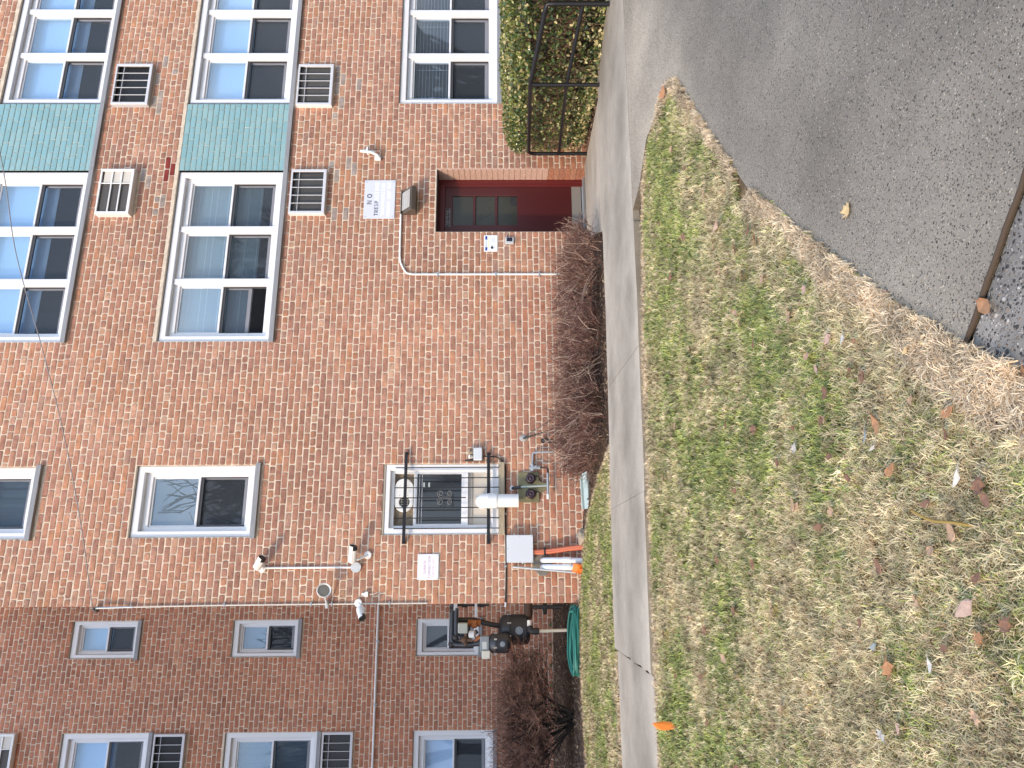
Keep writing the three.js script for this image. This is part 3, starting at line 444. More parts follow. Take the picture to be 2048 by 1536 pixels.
{ // fire department sign
  const w = 0.31, h = 0.262, t = thing('fire_sign', 'white sign with red lettering SIAMESE CONNECTION FOR FIRE DEPT', 'sign', [-0.125, 1.82, 0.006]);
  part('panel', box(0, w, 0, h, 0, 0.007, 0.003), M.whitePaint, t);
  const tx = signTex(768, 648, (c, W, H) => { c.fillStyle = '#eceffa'; c.fillRect(0, 0, W, H); c.strokeStyle = '#cfd0dc'; c.lineWidth = 5; c.strokeRect(24, 24, W - 48, H - 48); c.textAlign = 'center'; const r = rngOf(8);
    c.font = '108px sans-serif'; c.fillStyle = '#b2606f'; c.fillText('SIAMESE', W / 2 - 8, 258, 455); c.fillStyle = '#a35466'; c.fillText('CONNECTION', W / 2, 402, 690); c.font = '92px sans-serif'; c.fillStyle = '#d09fb0'; c.fillText('FOR FIRE DEPT.', W / 2 - 10, 522, 590);
    for (let i = 0; i < 500; i++) { c.fillStyle = 'rgba(236,239,250,0.75)'; c.fillRect(r() * W, 150 + r() * 390, 2 + r() * 9, 2 + r() * 5); } });
  signFace(0.004, w - 0.004, 0.004, h - 0.004, 0.0085, tx, t); screws(t, [[0.016, 0.246], [0.294, 0.246], [0.016, 0.016], [0.294, 0.016]], 0.009, 0.005);
}
{ // camera notice
  const w = 0.252, h = 0.19, t = thing('notice_sign', 'small white camera notice with a blue and yellow band beside the red door', 'sign', [4.274, 1.087, 0.004]);
  part('panel', new RoundedBoxGeometry(w, h, 0.006, 3, 0.003).translate(w / 2, h / 2, 0.003), M.whitePaint, t);
  const tx = signTex(512, 388, (c, W, H) => { c.fillStyle = '#f4f5fb'; c.fillRect(0, 0, W, H); c.fillStyle = '#1c3f9a'; c.fillRect(20, 26, 116, 66); c.fillRect(376, 26, 116, 66); c.fillStyle = '#e8eefc'; c.fillRect(140, 26, 232, 66); c.fillStyle = '#8fa4d8'; c.font = 'bold 54px sans-serif'; c.textAlign = 'center'; c.fillText('NOTICE', 256, 78, 220); c.fillStyle = '#ece36a'; c.fillRect(60, 108, 410, 20);
    c.fillStyle = '#a9b4d2'; for (let k = 0; k < 5; k++) c.fillRect(270, 168 + k * 34, 205 - (k % 2) * 22, 11); c.fillStyle = '#1b1c22'; c.beginPath(); c.arc(120, 240, 46, Math.PI * 0.55, Math.PI * 1.75); c.fill(); c.beginPath(); c.moveTo(80, 200); c.lineTo(190, 220); c.lineTo(180, 262); c.lineTo(90, 276); c.fill(); c.fillStyle = '#c5c9d6'; c.beginPath(); c.arc(182, 240, 26, 0, 7); c.fill(); c.strokeStyle = '#1b1c22'; c.lineWidth = 9; c.beginPath(); c.moveTo(104, 322); c.lineTo(150, 292); c.stroke(); });
  signFace(0.006, w - 0.006, 0.006, h - 0.006, 0.0068, tx, t);
}
{ const t = thing('door_keypad', 'small grey entry keypad with a dark face left of the red door', 'keypad', [4.382, 0.86, 0.004]); part('housing', new RoundedBoxGeometry(0.1, 0.12, 0.035, 3, 0.008).translate(0.05, 0.06, 0.017), M.greyPaint, t); part('screen', box(0.034, 0.092, 0.02, 0.1, 0.0345, 0.037, 0.001), std([0.02, 0.02, 0.045], 0.2), t); part('cable', spline([V(0.09, 0.09, 0.01), V(0.14, 0.1, 0.006), V(0.19, 0.07, 0.006)], 0.004, 16, 6), std([0.6, 0.58, 0.5], 0.6), t); }
{ // wall lamp beside the sign
  const t = thing('wall_lamp', 'bronze wedge-shaped wall lamp with a ribbed glass face under the white sign', 'lamp', [5.03, 2.235, 0]);
  const pr = new THREE.Shape(); pr.moveTo(0, 0.215); pr.lineTo(0.17, 0.05); pr.lineTo(0.15, 0.0); pr.lineTo(0, 0.0); pr.closePath();
  const g = new THREE.ExtrudeGeometry(pr, { depth: 0.36, bevelEnabled: true, bevelThickness: 0.004, bevelSize: 0.004, bevelSegments: 1 }); g.translate(0, 0, -0.18); g.rotateY(-Math.PI / 2); part('housing', g, std([0.13, 0.105, 0.085], 0.4, { metalness: 0.3 }), t);
  const face = new THREE.Group(); const lens = part('lens', [box(-0.14, 0.14, -0.092, 0.092, 0, 0.012, 0.006)], new THREE.MeshPhysicalMaterial({ color: lin(0.42, 0.40, 0.37), roughness: 0.25, clearcoat: 0.6 }), t); lens.position.set(0, 0.135, 0.092); lens.rotation.x = -0.8;
  for (const k of [-1, 0, 1]) { const r = part('lens_rib', box(-0.138, 0.138, -0.003, 0.003, 0.012, 0.0155), std([0.5, 0.48, 0.44], 0.3), t); r.position.copy(lens.position); r.rotation.x = -0.8; r.translateY(k * 0.05); }
  part('visor', box(-0.19, 0.19, 0.214, 0.226, -0.002, 0.05, 0.004), std([0.3, 0.25, 0.2], 0.4), t);
}
{ const t = thing('electrical_conduit', 'thin white conduit that runs from the wall lamp down into the shrubs', 'conduit'); part('tube', pipe([V(4.85, 2.452, 0.018), V(4.11, 2.442, 0.018), V(3.93, 2.34, 0.018), V(3.927, -0.05, 0.018)], 0.0145, 0.09, 10), M.whitePaint, t);
  for (const y of [1.9, 1.1, 0.5]) part('strap', box(3.895, 3.958, y, y + 0.022, 0.002, 0.035, 0.003), M.galv, t); part('outlet_box', box(3.88, 3.99, -0.12, 0.03, 0.004, 0.07, 0.008), M.greyPaint, t); }
{ // white double fitting right of the sign
  const t = thing('wall_fitting', 'white hooked pipe fitting high on the wall right of the big white sign', 'pipe fitting', [5.8, 2.77, 0]);
  part('tube', pipe([V(-0.055, 0.02, 0.0), V(-0.05, 0.025, 0.075), V(0.0, 0.13, 0.09), V(0.02, 0.29, 0.085)], 0.019, 0.08, 12), M.whitePaint, t);
  part('tube', pipe([V(0.05, 0.1, 0.03), V(0.062, 0.265, 0.05)], 0.015, 0.04, 10), M.whitePaint, t);
  part('base', box(-0.095, -0.01, -0.005, 0.085, 0.0, 0.05, 0.012), M.whitePaint, t); part('clip', box(0.0, 0.085, 0.175, 0.2, 0.02, 0.1, 0.004), M.whitePaint, t); part('wire', spline([V(-0.05, 0.0, 0.05), V(0.03, 0.0, 0.06), V(0.07, 0.06, 0.05), V(0.07, 0.11, 0.04)], 0.004, 24, 6), M.black, t);
}

// ---------------------------------------------------------------- security cameras, floodlight, conduits by the corner
function bullet(label, base, tip, r, mount) {
  const t = thing('security_camera', label, 'security camera', [base.x, base.y, base.z], 'white bullet security cameras'), d = tip.clone().sub(base), u = d.clone().normalize();
  const at = (k) => d.clone().multiplyScalar(k), q = new THREE.Quaternion().setFromUnitVectors(V(0, 1, 0), u);
  const lathe = (pts) => { const g = new THREE.LatheGeometry(pts.map(([a, b]) => new THREE.Vector2(a, b)), 20); g.applyQuaternion(q); return g; }, L = d.length();
  part('body', lathe([[0.001, 0], [r * 0.75, 0.003], [r * 0.98, 0.02], [r, L * 0.8], [r * 0.96, L * 0.82]]), M.whitePaint, t);
  part('front', lathe([[r * 0.97, L * 0.8], [r, L * 0.83], [r, L], [r * 0.9, L * 1.02], [r * 0.8, L * 0.99], [0.001, L * 0.985]]), M.black, t);
  part('lens', lathe([[r * 0.42, L * 0.98], [r * 0.4, L * 1.005], [0.001, L * 1.02]]), new THREE.MeshPhysicalMaterial({ color: lin(0.01, 0.01, 0.015), roughness: 0.05, clearcoat: 1 }), t);
  const up = V(0, 1, 0).addScaledVector(u, -u.y).normalize(), sh = new THREE.CylinderGeometry(r * 1.12, r * 1.12, L * 0.95, 20, 1, true, 0, Math.PI); sh.rotateY(Math.PI / 2); const m = new THREE.Matrix4().makeBasis(up.clone().cross(u).normalize(), u, up.clone().cross(u).normalize().cross(u)); sh.applyMatrix4(m); const c = at(0.6); sh.translate(c.x, c.y, c.z); part('sunshade', sh, M.whitePaint, t);
  const w = mount.clone().sub(base); part('bracket', [pipe([at(0.25), at(0.2).add(V(0, -r * 1.3, -0.01)), w], 0.016, 0.02, 8)], M.whitePaint, t);
  part('mount', rod(V(w.x, w.y, -base.z + 0.001), V(w.x, w.y, -base.z + 0.03), 0.05, 0.045, 18), M.whitePaint, t); return t;
}
bullet('upper of the two cameras joined by the white conduit, below the single window', V(0.02, 4.035, 0.085), V(0.145, 3.95, 0.155), 0.047, V(0.02, 3.99, 0.02));
bullet('lower of the two cameras joined by the conduit, aimed right above a bracket', V(0.085, 2.87, 0.09), V(0.275, 2.845, 0.175), 0.047, V(0.175, 2.70, 0.02));
bullet('camera hanging from the building corner and aimed to the left', V(-0.445, 2.765, 0.02), V(-0.555, 2.70, 0.16), 0.043, V(-0.39, 2.79, 0.02));
{ const t = thing('camera_conduit', 'short white vertical conduit joining two cameras and ending in a round box', 'conduit'); part('tube', rod(V(0.031, 3.965, 0.018), V(0.03, 2.88, 0.018), 0.0125), M.whitePaint, t); part('round_box', [rod(V(0.03, 2.835, 0.002), V(0.03, 2.835, 0.045), 0.062, 0.062, 28)], std([0.6, 0.63, 0.66], 0.45), t); screws(t, [[0.0, 2.8], [0.06, 2.87], [0.0, 2.87], [0.06, 2.8]], 0.045, 0.005); }
{ const t = thing('floodlight', 'round white floodlight on a short arm at the building corner', 'lamp', [-0.24, 3.18, 0.16]);
  const q = new THREE.Quaternion().setFromUnitVectors(V(0, 1, 0), V(0.25, -0.35, 0.9).normalize()), L = (p) => { const g = new THREE.LatheGeometry(p.map(([a, b]) => new THREE.Vector2(a, b)), 28); g.applyQuaternion(q); return g; };
  part('shell', L([[0.001, -0.05], [0.05, -0.045], [0.082, -0.01], [0.088, 0.03], [0.078, 0.034], [0.068, 0.012]]), M.whitePaint, t); part('lens', L([[0.068, 0.012], [0.05, 0.02], [0.001, 0.026]]), new THREE.MeshPhysicalMaterial({ color: lin(0.34, 0.31, 0.26), roughness: 0.15, clearcoat: 0.7 }), t);
  part('arm', [pipe([V(-0.03, 0.0, -0.03), V(-0.11, -0.015, -0.06), V(-0.155, -0.02, -0.12)], 0.012, 0.03), box(-0.21, -0.125, -0.032, 0.002, -0.16, -0.12, 0.008)], M.greyPaint, t); }
{ const t = thing('corner_conduit', 'long thin white conduit that runs up the building corner', 'conduit'); part('tube', spline([V(-0.398, 1.95, 0.016), V(-0.4, 3.2, 0.016), V(-0.405, 4.6, 0.018), V(-0.418, 5.6, 0.022)], 0.0095, 60, 8), std([0.68, 0.63, 0.56], 0.5), t); part('tube', spline([V(-0.414, 5.5, 0.03), V(-0.424, 5.94, 0.05)], 0.013, 8, 8), M.galv, t); for (const y of [2.4, 3.1, 3.35, 4.4]) part('strap', box(-0.425, -0.372, y, y + 0.018, 0.002, 0.028, 0.003), M.galv, t); part('hook', [box(-0.47, -0.41, 5.925, 5.965, -0.02, 0.055, 0.006), rod(V(-0.44, 5.95, 0.05), V(-0.43, 5.95, 0.09), 0.012)], std([0.12, 0.11, 0.1], 0.6), t); }
{ const t = thing('overhead_cable', 'thin service cable strung from the building corner across the upper windows', 'cable'); part('strand', spline([V(-0.43, 5.95, 0.09), V(0.55, 6.1, 0.33), V(1.55, 6.298, 0.58), V(2.531, 6.556, 0.82), V(3.748, 6.919, 1.1), V(4.892, 7.104, 1.4), V(9, 8.2, 2.5), V(14, 9.6, 3.9)], 0.006, 160, 6), std([0.3, 0.29, 0.3], 0.5), t); }
{ const t = thing('junction_box', 'tiny white junction box with a loose wire near the building corner', 'junction box', [-0.287, 2.64, 0.002]); part('box', [box(-0.03, 0.03, 0.03, 0.075, 0, 0.035, 0.005), box(-0.014, 0.014, 0.075, 0.115, 0, 0.02, 0.004)], M.whitePaint, t); part('wire', spline([V(0, 0.03, 0.012), V(0.0, -0.03, 0.008), V(0.02, -0.08, 0.006)], 0.0035, 20, 6), M.whitePaint, t); }
{ const t = thing('recess_conduit', 'white horizontal conduit across the recessed wall', 'conduit'); part('tube', rod(V(-0.42, 3.215, ZR + 0.03), V(-5.8, 3.195, ZR + 0.03), 0.019), M.whitePaint, t); for (const x of [-1.2, -2.2, -3.4]) part('strap', box(x, x + 0.025, 3.17, 3.235, ZR + 0.002, ZR + 0.052, 0.003), M.galv, t); }

// ---------------------------------------------------------------- security bars and the vents of the ground floor window
{ const t = thing('window_bars', 'black iron security bars with a scroll over the ground floor window', 'window bars', [0.87, 1.0, 0]);
  for (const [y, x0, x1, s] of [[1.258, -0.562, 0.583, 0.004], [0.206, -0.57, 0.573, 0.004]]) { part('flat_bar', [box(x0, x1, y - 0.02, y + 0.02, 0.052, 0.06, 0.002), box(x0, x0 + 0.03, y - 0.02, y + 0.02, 0.0, 0.0515, 0.002), box(x1 - 0.03, x1, y - 0.02, y + 0.02, 0.0, 0.0515, 0.002)], M.blackIron, t); for (const x of [x0 + 0.02, x1 - 0.02]) part('bolt', rod(V(x, y, 0.06), V(x, y, 0.068), 0.01, 0.008, 8), M.blackIron, t); }
  for (const x of [0.381, 0.249, 0.127, 0.0, -0.123, -0.251, -0.379]) part('bar', x === 0.0 ? rod(V(x, 0.49, 0.068), V(x, 1.385, 0.068), 0.0065, 0.0065, 8) : rod(V(x, 0.07, 0.068), V(x, 1.385, 0.068), 0.0065, 0.0065, 8), M.blackIron, t);
  const sc = (sx, sy) => { const p = []; for (let k = 0; k <= 26; k++) { const a = k / 26 * Math.PI * 2.9, r = 0.012 + 0.035 * k / 26; p.push(V(sx * (0.05 + r * Math.cos(a + 0.6)), 0.745 + sy * (0.065 + r * Math.sin(a + 0.6)), 0.069)); } p.push(V(sx * 0.005, 0.745 - sy * 0.01, 0.069)); return spline(p, 0.004, 60, 6); };
  part('scroll', [sc(1, 1), sc(-1, 1)], std([0.22, 0.21, 0.2], 0.4, { metalness: 0.4 }), t); part('scroll', [sc(1, -0.7), sc(-1, -0.7)], std([0.22, 0.21, 0.2], 0.4, { metalness: 0.4 }), t); }
{ const t = thing('dryer_vent', 'oval white vent cover in the top of the barred window', 'vent', [0.92, 2.295, -0.13]); const s = new THREE.Shape(); s.absarc(0.095, 0, 0.118, -Math.PI / 2, Math.PI / 2); s.absarc(-0.095, 0, 0.118, Math.PI / 2, Math.PI * 1.5); s.closePath(); const hole = new THREE.Path(); hole.absarc(-0.085, -0.01, 0.068, 0, Math.PI * 2, true); s.holes.push(hole);
  part('cover', new THREE.ExtrudeGeometry(s, { depth: 0.03, bevelEnabled: true, bevelThickness: 0.008, bevelSize: 0.008, bevelOffset: -0.008, bevelSegments: 2 }), M.whitePaint, t); part('grid', [...[-0.04, -0.013, 0.014, 0.041].map((k) => box(-0.145, -0.025, -0.01 + k - 0.003, -0.01 + k + 0.003, 0.01, 0.016)), ...[-0.03, 0, 0.03].map((k) => box(-0.085 + k - 0.003, -0.085 + k + 0.003, -0.075, 0.055, 0.017, 0.022))], std([0.36, 0.36, 0.3], 0.5), t); part('duct', rod(V(-0.085, -0.01, -0.03), V(-0.085, -0.01, 0.004), 0.075, 0.075, 20), M.black, t); screws(t, [[0.12, 0.05], [0.12, -0.05], [0, 0.05], [0, -0.05]], 0.038, 0.004, M.black); }
{ const t = thing('exhaust_elbow', 'thick white plastic exhaust elbow pointing down in front of the barred window', 'pipe', [0.82, 0.83, 0.15]);
  part('bend', pipe([V(0, 0.44, -0.3), V(0, 0.455, -0.02), V(0, 0.28, 0)], 0.088, 0.13, 24), M.whitePaint, t); part('tube', pipe([V(0, 0.295, 0), V(0, 0.0, 0)], 0.082, 0.02, 24), M.whitePaint, t); part('collar', rod(V(0, 0.27, 0), V(0, 0.385, 0), 0.0935, 0.0935, 28), M.whitePaint, t); part('mouth', rod(V(0, 0.002, 0), V(0, 0.02, 0), 0.076, 0.076, 24), M.black, t); }
{ const t = thing('sensor_box', 'small grey box with two lamp heads beside the barred window', 'electrical box', [1.425, 1.28, 0]); part('housing', new RoundedBoxGeometry(0.165, 0.115, 0.07, 3, 0.014).translate(0, 0.062, 0.036), std([0.66, 0.69, 0.72], 0.4), t); part('gasket', box(-0.086, 0.086, 0.0, 0.124, 0.012, 0.03, 0.01), M.black, t); screws(t, [[-0.06, 0.02], [0.06, 0.02], [-0.06, 0.1], [0.06, 0.1]], 0.071, 0.004);
  part('lamp_head', rod(V(0.015, 0.135, 0.03), V(0.03, 0.185, 0.05), 0.02, 0.034, 16), std([0.45, 0.38, 0.28], 0.4), t); part('lamp_head', rod(V(-0.035, 0.135, 0.03), V(-0.035, 0.175, 0.05), 0.018, 0.03, 16), std([0.75, 0.72, 0.66], 0.4), t); part('antenna', rod(V(-0.075, 0.11, 0.03), V(-0.08, 0.225, 0.03), 0.012, 0.012, 8), M.black, t); }
{ const t = thing('black_cable', 'black cable running along the wall under the barred window to the corner', 'cable'); part('strand', spline([V(1.4, 1.275, 0.02), V(1.395, 1.18, 0.025), V(1.385, 1.10, 0.02), V(1.34, 1.03, 0.018), V(1.27, 0.998, 0.017), V(0.9, 0.996, 0.016), V(0.4, 0.99, 0.013), V(0.0, 0.988, 0.013), V(-0.4, 0.997, 0.013)], 0.0095, 120, 6), M.black, t); part('end_cap', rod(V(-0.395, 0.997, 0.013), V(-0.45, 0.998, 0.016), 0.012, 0.012, 10), std([0.6, 0.62, 0.64], 0.4), t); for (const x of [0.66, 0.02]) part('clip', box(x, x + 0.02, 0.978, 1.012, 0.002, 0.028, 0.004), M.galv, t); }
{ const t = thing('utility_box', 'large square grey utility box with an orange duct below it', 'electrical box', [0.238, 0.654, 0.005]); part('housing', new RoundedBoxGeometry(0.33, 0.325, 0.085, 3, 0.008).translate(0, 0.163, 0.043), std([0.62, 0.65, 0.70], 0.42), t); part('lid', new RoundedBoxGeometry(0.332, 0.327, 0.016, 3, 0.006).translate(0, 0.163, 0.09), std([0.66, 0.69, 0.74], 0.4), t);
  screws(t, [-0.15, 0, 0.15].flatMap((x) => [0.015, 0.163, 0.31].filter((y) => x || y !== 0.163).map((y) => [x, y])), 0.097, 0.004, M.black); part('lug', box(0.163, 0.185, 0.22, 0.24, 0, 0.01, 0.004), M.whitePaint, t); part('lug', box(-0.185, -0.163, 0.12, 0.14, 0, 0.01, 0.004), M.whitePaint, t); }
{ const t = thing('orange_duct', 'ribbed orange conduit curving from the utility box down into the grass', 'conduit'); part('tube', spline([V(0.196, 0.672, 0.045), V(0.2, 0.55, 0.05), V(0.215, 0.38, 0.06), V(0.24, 0.18, 0.085), V(0.268, -0.05, 0.11)], 0.034, 60, 14), M.conduitOrange, t); for (const s of [-1, 1]) part('rib', spline([V(0.196 + s * 0.013, 0.672, 0.078), V(0.2 + s * 0.013, 0.55, 0.083), V(0.215 + s * 0.013, 0.38, 0.093), V(0.24 + s * 0.013, 0.18, 0.118), V(0.268 + s * 0.013, -0.05, 0.143)], 0.0045, 40, 6), std([0.75, 0.25, 0.15], 0.5), t); part('strap', box(0.155, 0.255, 0.50, 0.522, 0.0, 0.092, 0.006), M.black, t); }
for (const [x, lab] of [[0.1, 'right-hand of the twin white drain pipes coming out of the wall'], [0.018, 'left-hand of the twin white drain pipes, beside the orange tag']]) { const t = thing('drain_pipe', lab, 'pipe', [x, 0, 0], 'twin white drain pipes'); part('tube', pipe([V(0, 0.54, -0.02), V(0, 0.52, 0.06), V(0, 0.34, 0.12), V(-0.012, -0.02, 0.15)], 0.033, 0.12, 18), std([0.72, 0.75, 0.8], 0.35), t); part('coupling', rod(V(0, 0.3, 0.126), V(-0.003, 0.2, 0.134), 0.038, 0.038, 20), M.whitePaint, t); }
part('mortar_patch', (() => { const s = new THREE.Shape(), r = rngOf(3); for (let k = 0; k < 26; k++) { const a = k / 26 * 6.283, q = 0.9 + 0.25 * r(); s[k ? 'lineTo' : 'moveTo'](0.06 + 0.135 * q * Math.cos(a), 0.545 + 0.115 * q * Math.sin(a)); } const g = new THREE.ExtrudeGeometry(s, { depth: 0.006, bevelEnabled: true, bevelThickness: 0.003, bevelSize: 0.006, bevelSegments: 1 }); g.translate(0, 0, 0.0); return g; })(), std([0.3, 0.28, 0.25], 0.95, { map: mortarTex.map }), frontWall);
{ const t = thing('grey_rod', 'grey metal rod leaning on the wall left of the twin drain pipes', 'rod'); part('shaft', rod(V(0.022, 0.905, 0.025), V(-0.05, 0.14, 0.14), 0.0145, 0.0145, 10), M.galv, t); }
{ const t = thing('marker_tag', 'bright orange marker tag hung on the drain pipe', 'tag', [-0.005, 0.125, 0.2]); const g = new THREE.PlaneGeometry(0.105, 0.115, 6, 6), p = g.attributes.position; for (let i = 0; i < p.count; i++) p.setZ(i, 0.02 * Math.sin(p.getX(i) * 40) + 0.012 * Math.cos(p.getY(i) * 45)); g.rotateZ(-0.2); g.computeVertexNormals(); part('sheet', g, new THREE.MeshStandardMaterial({ color: lin(0.9, 0.2, 0.025), roughness: 0.6, side: THREE.DoubleSide }), t); part('fold', box(-0.04, 0.0, -0.06, -0.02, 0.015, 0.035, 0.004), M.orange, t); }
{ // siamese connection plate
  const t = thing('siamese_connection', 'brass plate with two capped fire hose inlets low on the wall', 'fire connection', [1.0, 0.57, 0.004]);
  const s = new THREE.Shape(); s.moveTo(-0.185, 0); s.lineTo(-0.06, 0.0); s.quadraticCurveTo(-0.06, -0.1, 0.02, -0.115); s.quadraticCurveTo(0.05, -0.11, 0.06, -0.04); s.quadraticCurveTo(0.075, 0.0, 0.1, 0.0); s.lineTo(0.185, 0.0); s.lineTo(0.185, 0.255); s.lineTo(-0.185, 0.255); s.closePath();
  part('plate', new THREE.ExtrudeGeometry(s, { depth: 0.02, bevelEnabled: true, bevelThickness: 0.006, bevelSize: 0.006, bevelSegments: 2 }), M.brass, t);
  const capM = std([0.07, 0.05, 0.065], 0.4, { metalness: 0.5 });
  for (const x of [0.108, -0.088]) { const g = (p) => { const l = new THREE.LatheGeometry(p.map(([a, b]) => new THREE.Vector2(a, b)), 24); l.rotateX(Math.PI / 2); l.translate(x, 0.103, 0.024); return l; }; const c = part('inlet_cap', [g([[0.062, 0], [0.062, 0.03], [0.052, 0.045], [0.05, 0.06], [0.034, 0.063], [0.03, 0.052], [0.016, 0.054], [0.012, 0.066], [0.001, 0.068]]), ...[0.4, 1.9, 3.4, 5].map((a) => box(x + 0.063 * Math.cos(a) - 0.009, x + 0.063 * Math.cos(a) + 0.009, 0.103 + 0.063 * Math.sin(a) - 0.009, 0.103 + 0.063 * Math.sin(a) + 0.009, 0.035, 0.06, 0.003))], capM, t); part('inlet_ring', g([[0.07, 0], [0.07, 0.012], [0.063, 0.016]]), M.brass, t); part('chain', spline([V(x + 0.03, 0.05, 0.06), V(x + 0.02, 0.0, 0.03), V(x - 0.03, -0.02, 0.03)], 0.006, 16, 6), M.black, t); }
  for (let k = 0; k < 9; k++) part('raised_letter', box(-0.15 + k * 0.034, -0.13 + k * 0.034, 0.205, 0.23, 0.025, 0.029, 0.001), M.brass, t);
}
{ const t = thing('drain_pipework', 'weathered grey pipe crossing the brass fire plate with a low cross pipe', 'pipework'); const wz = 0.1;
  part('riser', rod(V(0.997, 0.80, wz), V(1.01, 0.455, wz), 0.0125), std([0.42, 0.5, 0.48], 0.45, { metalness: 0.3 }), t); part('elbow', [pipe([V(0.99, 0.9, 0.0), V(0.985, 0.885, 0.06), V(0.995, 0.8, wz)], 0.02, 0.05, 10)], M.black, t); part('flange', rod(V(0.99, 0.905, 0.001), V(0.99, 0.905, 0.012), 0.035, 0.03, 14), M.whitePaint, t);
  part('cross_pipe', rod(V(1.17, 0.457, wz), V(0.86, 0.457, wz), 0.0155), M.galv, t); part('pipe_end', rod(V(0.9, 0.457, wz), V(0.84, 0.457, wz), 0.019), M.whitePaint, t);
  part('tee', [rod(V(1.245, 0.69, 0.05), V(1.245, 0.55, 0.05), 0.024), rod(V(1.29, 0.645, 0.05), V(1.2, 0.645, 0.05), 0.024), rod(V(1.245, 0.61, 0.03), V(1.245, 0.61, 0.09), 0.022)], M.galv, t); part('branch', [pipe([V(1.245, 0.57, 0.05), V(1.245, 0.45, 0.06), V(1.17, 0.45, 0.09)], 0.0125, 0.03)], M.black, t); part('branch', pipe([V(1.28, 0.645, 0.04), V(1.44, 0.64, 0.04), V(1.45, 0.36, 0.05)], 0.014, 0.03), M.galv, t); }
{ const t = thing('iron_stay', 'thin black rod that pokes from a grey mortar patch above the shrubs', 'rod'); part('shaft', rod(V(1.63, 0.755, 0.02), V(1.7, 0.4, 0.22), 0.011), M.blackIron, t); part('mortar_collar', new THREE.SphereGeometry(0.055, 14, 10).scale(0.8, 1, 0.3).translate(1.635, 0.755, 0.0), std([0.4, 0.4, 0.38], 0.95), t); }
{ const t = thing('drain_spout', 'short black drain spout just above the left end of the shrub row', 'pipe'); part('tube', pipe([V(1.595, 0.5, 0.0), V(1.59, 0.51, 0.09), V(1.56, 0.25, 0.14)], 0.03, 0.06, 12), M.black, t); }
{ const t = thing('splash_board', 'pale grey-green plastic splash board lying at the wall foot', 'splash board', [0.915, -0.02, 0.42]); const a = box(-0.22, 0.22, 0, 0.012, -0.075, 0.075, 0.003), b = box(-0.22, 0.22, 0.013, 0.05, 0.058, 0.075, 0.003), c = box(-0.22, 0.22, 0.013, 0.045, -0.075, -0.06, 0.003); const m = part('tray', [a, b, c], std([0.46, 0.56, 0.55], 0.5), t); t.rotation.set(0.55, 0.02, 0.03); t.position.y = 0.0; }
{ const t = thing('rock', 'tan rough rock lying by the wall foot next to the grass', 'rock', [0.375, 0.062, 0.2]); const g = new THREE.IcosahedronGeometry(0.085, 3), p = g.attributes.position; for (let i = 0; i < p.count; i++) { const v = V(p.getX(i), p.getY(i), p.getZ(i)), k = 1 + 0.45 * nz(v.x * 14, v.y * 14, v.z * 14); p.setXYZ(i, v.x * k * 1.1, v.y * k * 0.6, v.z * k); } g.computeVertexNormals(); part('stone', g, std([0.52, 0.43, 0.33], 0.95, { map: mortarTex.map }), t); }

// ---------------------------------------------------------------- gas meters and their pipes in the recess corner
const drum = (label, c, r, h) => { const t = thing('gas_meter', label, 'gas meter', c, 'gas meters'); const g = new THREE.LatheGeometry([[0.001, 0], [r * 0.7, 0.01], [r * 0.95, 0.035], [r, 0.07], [r, h * 0.62], [r * 1.07, h * 0.63], [r * 1.07, h * 0.69], [r, h * 0.7], [r * 0.94, h * 0.85], [r * 0.7, h * 0.96], [0.001, h]].map(([a, b]) => new THREE.Vector2(a, b)), 36); part('drum', g, M.gunmetal, t);
  const bd = new THREE.Group(); const s = new THREE.Shape(); s.absarc(0, 0, r * 0.26, 0, 7); part('badge', [rod(V(0, h * 0.36, r * 0.93), V(0, h * 0.36, r * 1.04), r * 0.27, r * 0.25, 20), rod(V(0, h * 0.36, r * 1.04), V(0, h * 0.36, r * 1.09), r * 0.15, r * 0.13, 14)], std([0.26, 0.29, 0.32], 0.4, { metalness: 0.4 }), t); part('flange_bolt', [0.3, 1.1, 1.9, 2.7].map((a) => rod(V(r * 1.05 * Math.cos(a), h * 0.6, r * 1.05 * Math.sin(a)), V(r * 1.05 * Math.cos(a), h * 0.72, r * 1.05 * Math.sin(a)), 0.012, 0.012, 6)), M.steel, t); return t; };
drum('larger dark gas meter drum at the building corner', [-0.79, 0.66, -1.02], 0.195, 0.44);
{ const t = drum('smaller gas meter drum in front with a grey index box on top', [-0.935, 0.93, -0.72], 0.125, 0.3); part('index_box', new RoundedBoxGeometry(0.19, 0.12, 0.13, 3, 0.012).translate(0.0, 0.34, 0.03), std([0.22, 0.25, 0.28], 0.4), t); part('index_window', box(-0.06, 0.03, 0.31, 0.37, 0.096, 0.1, 0.002), std([0.5, 0.52, 0.52], 0.2), t); part('white_module', new RoundedBoxGeometry(0.1, 0.11, 0.1, 3, 0.012).translate(-0.13, 0.32, 0.06), std([0.62, 0.6, 0.52], 0.5), t); }
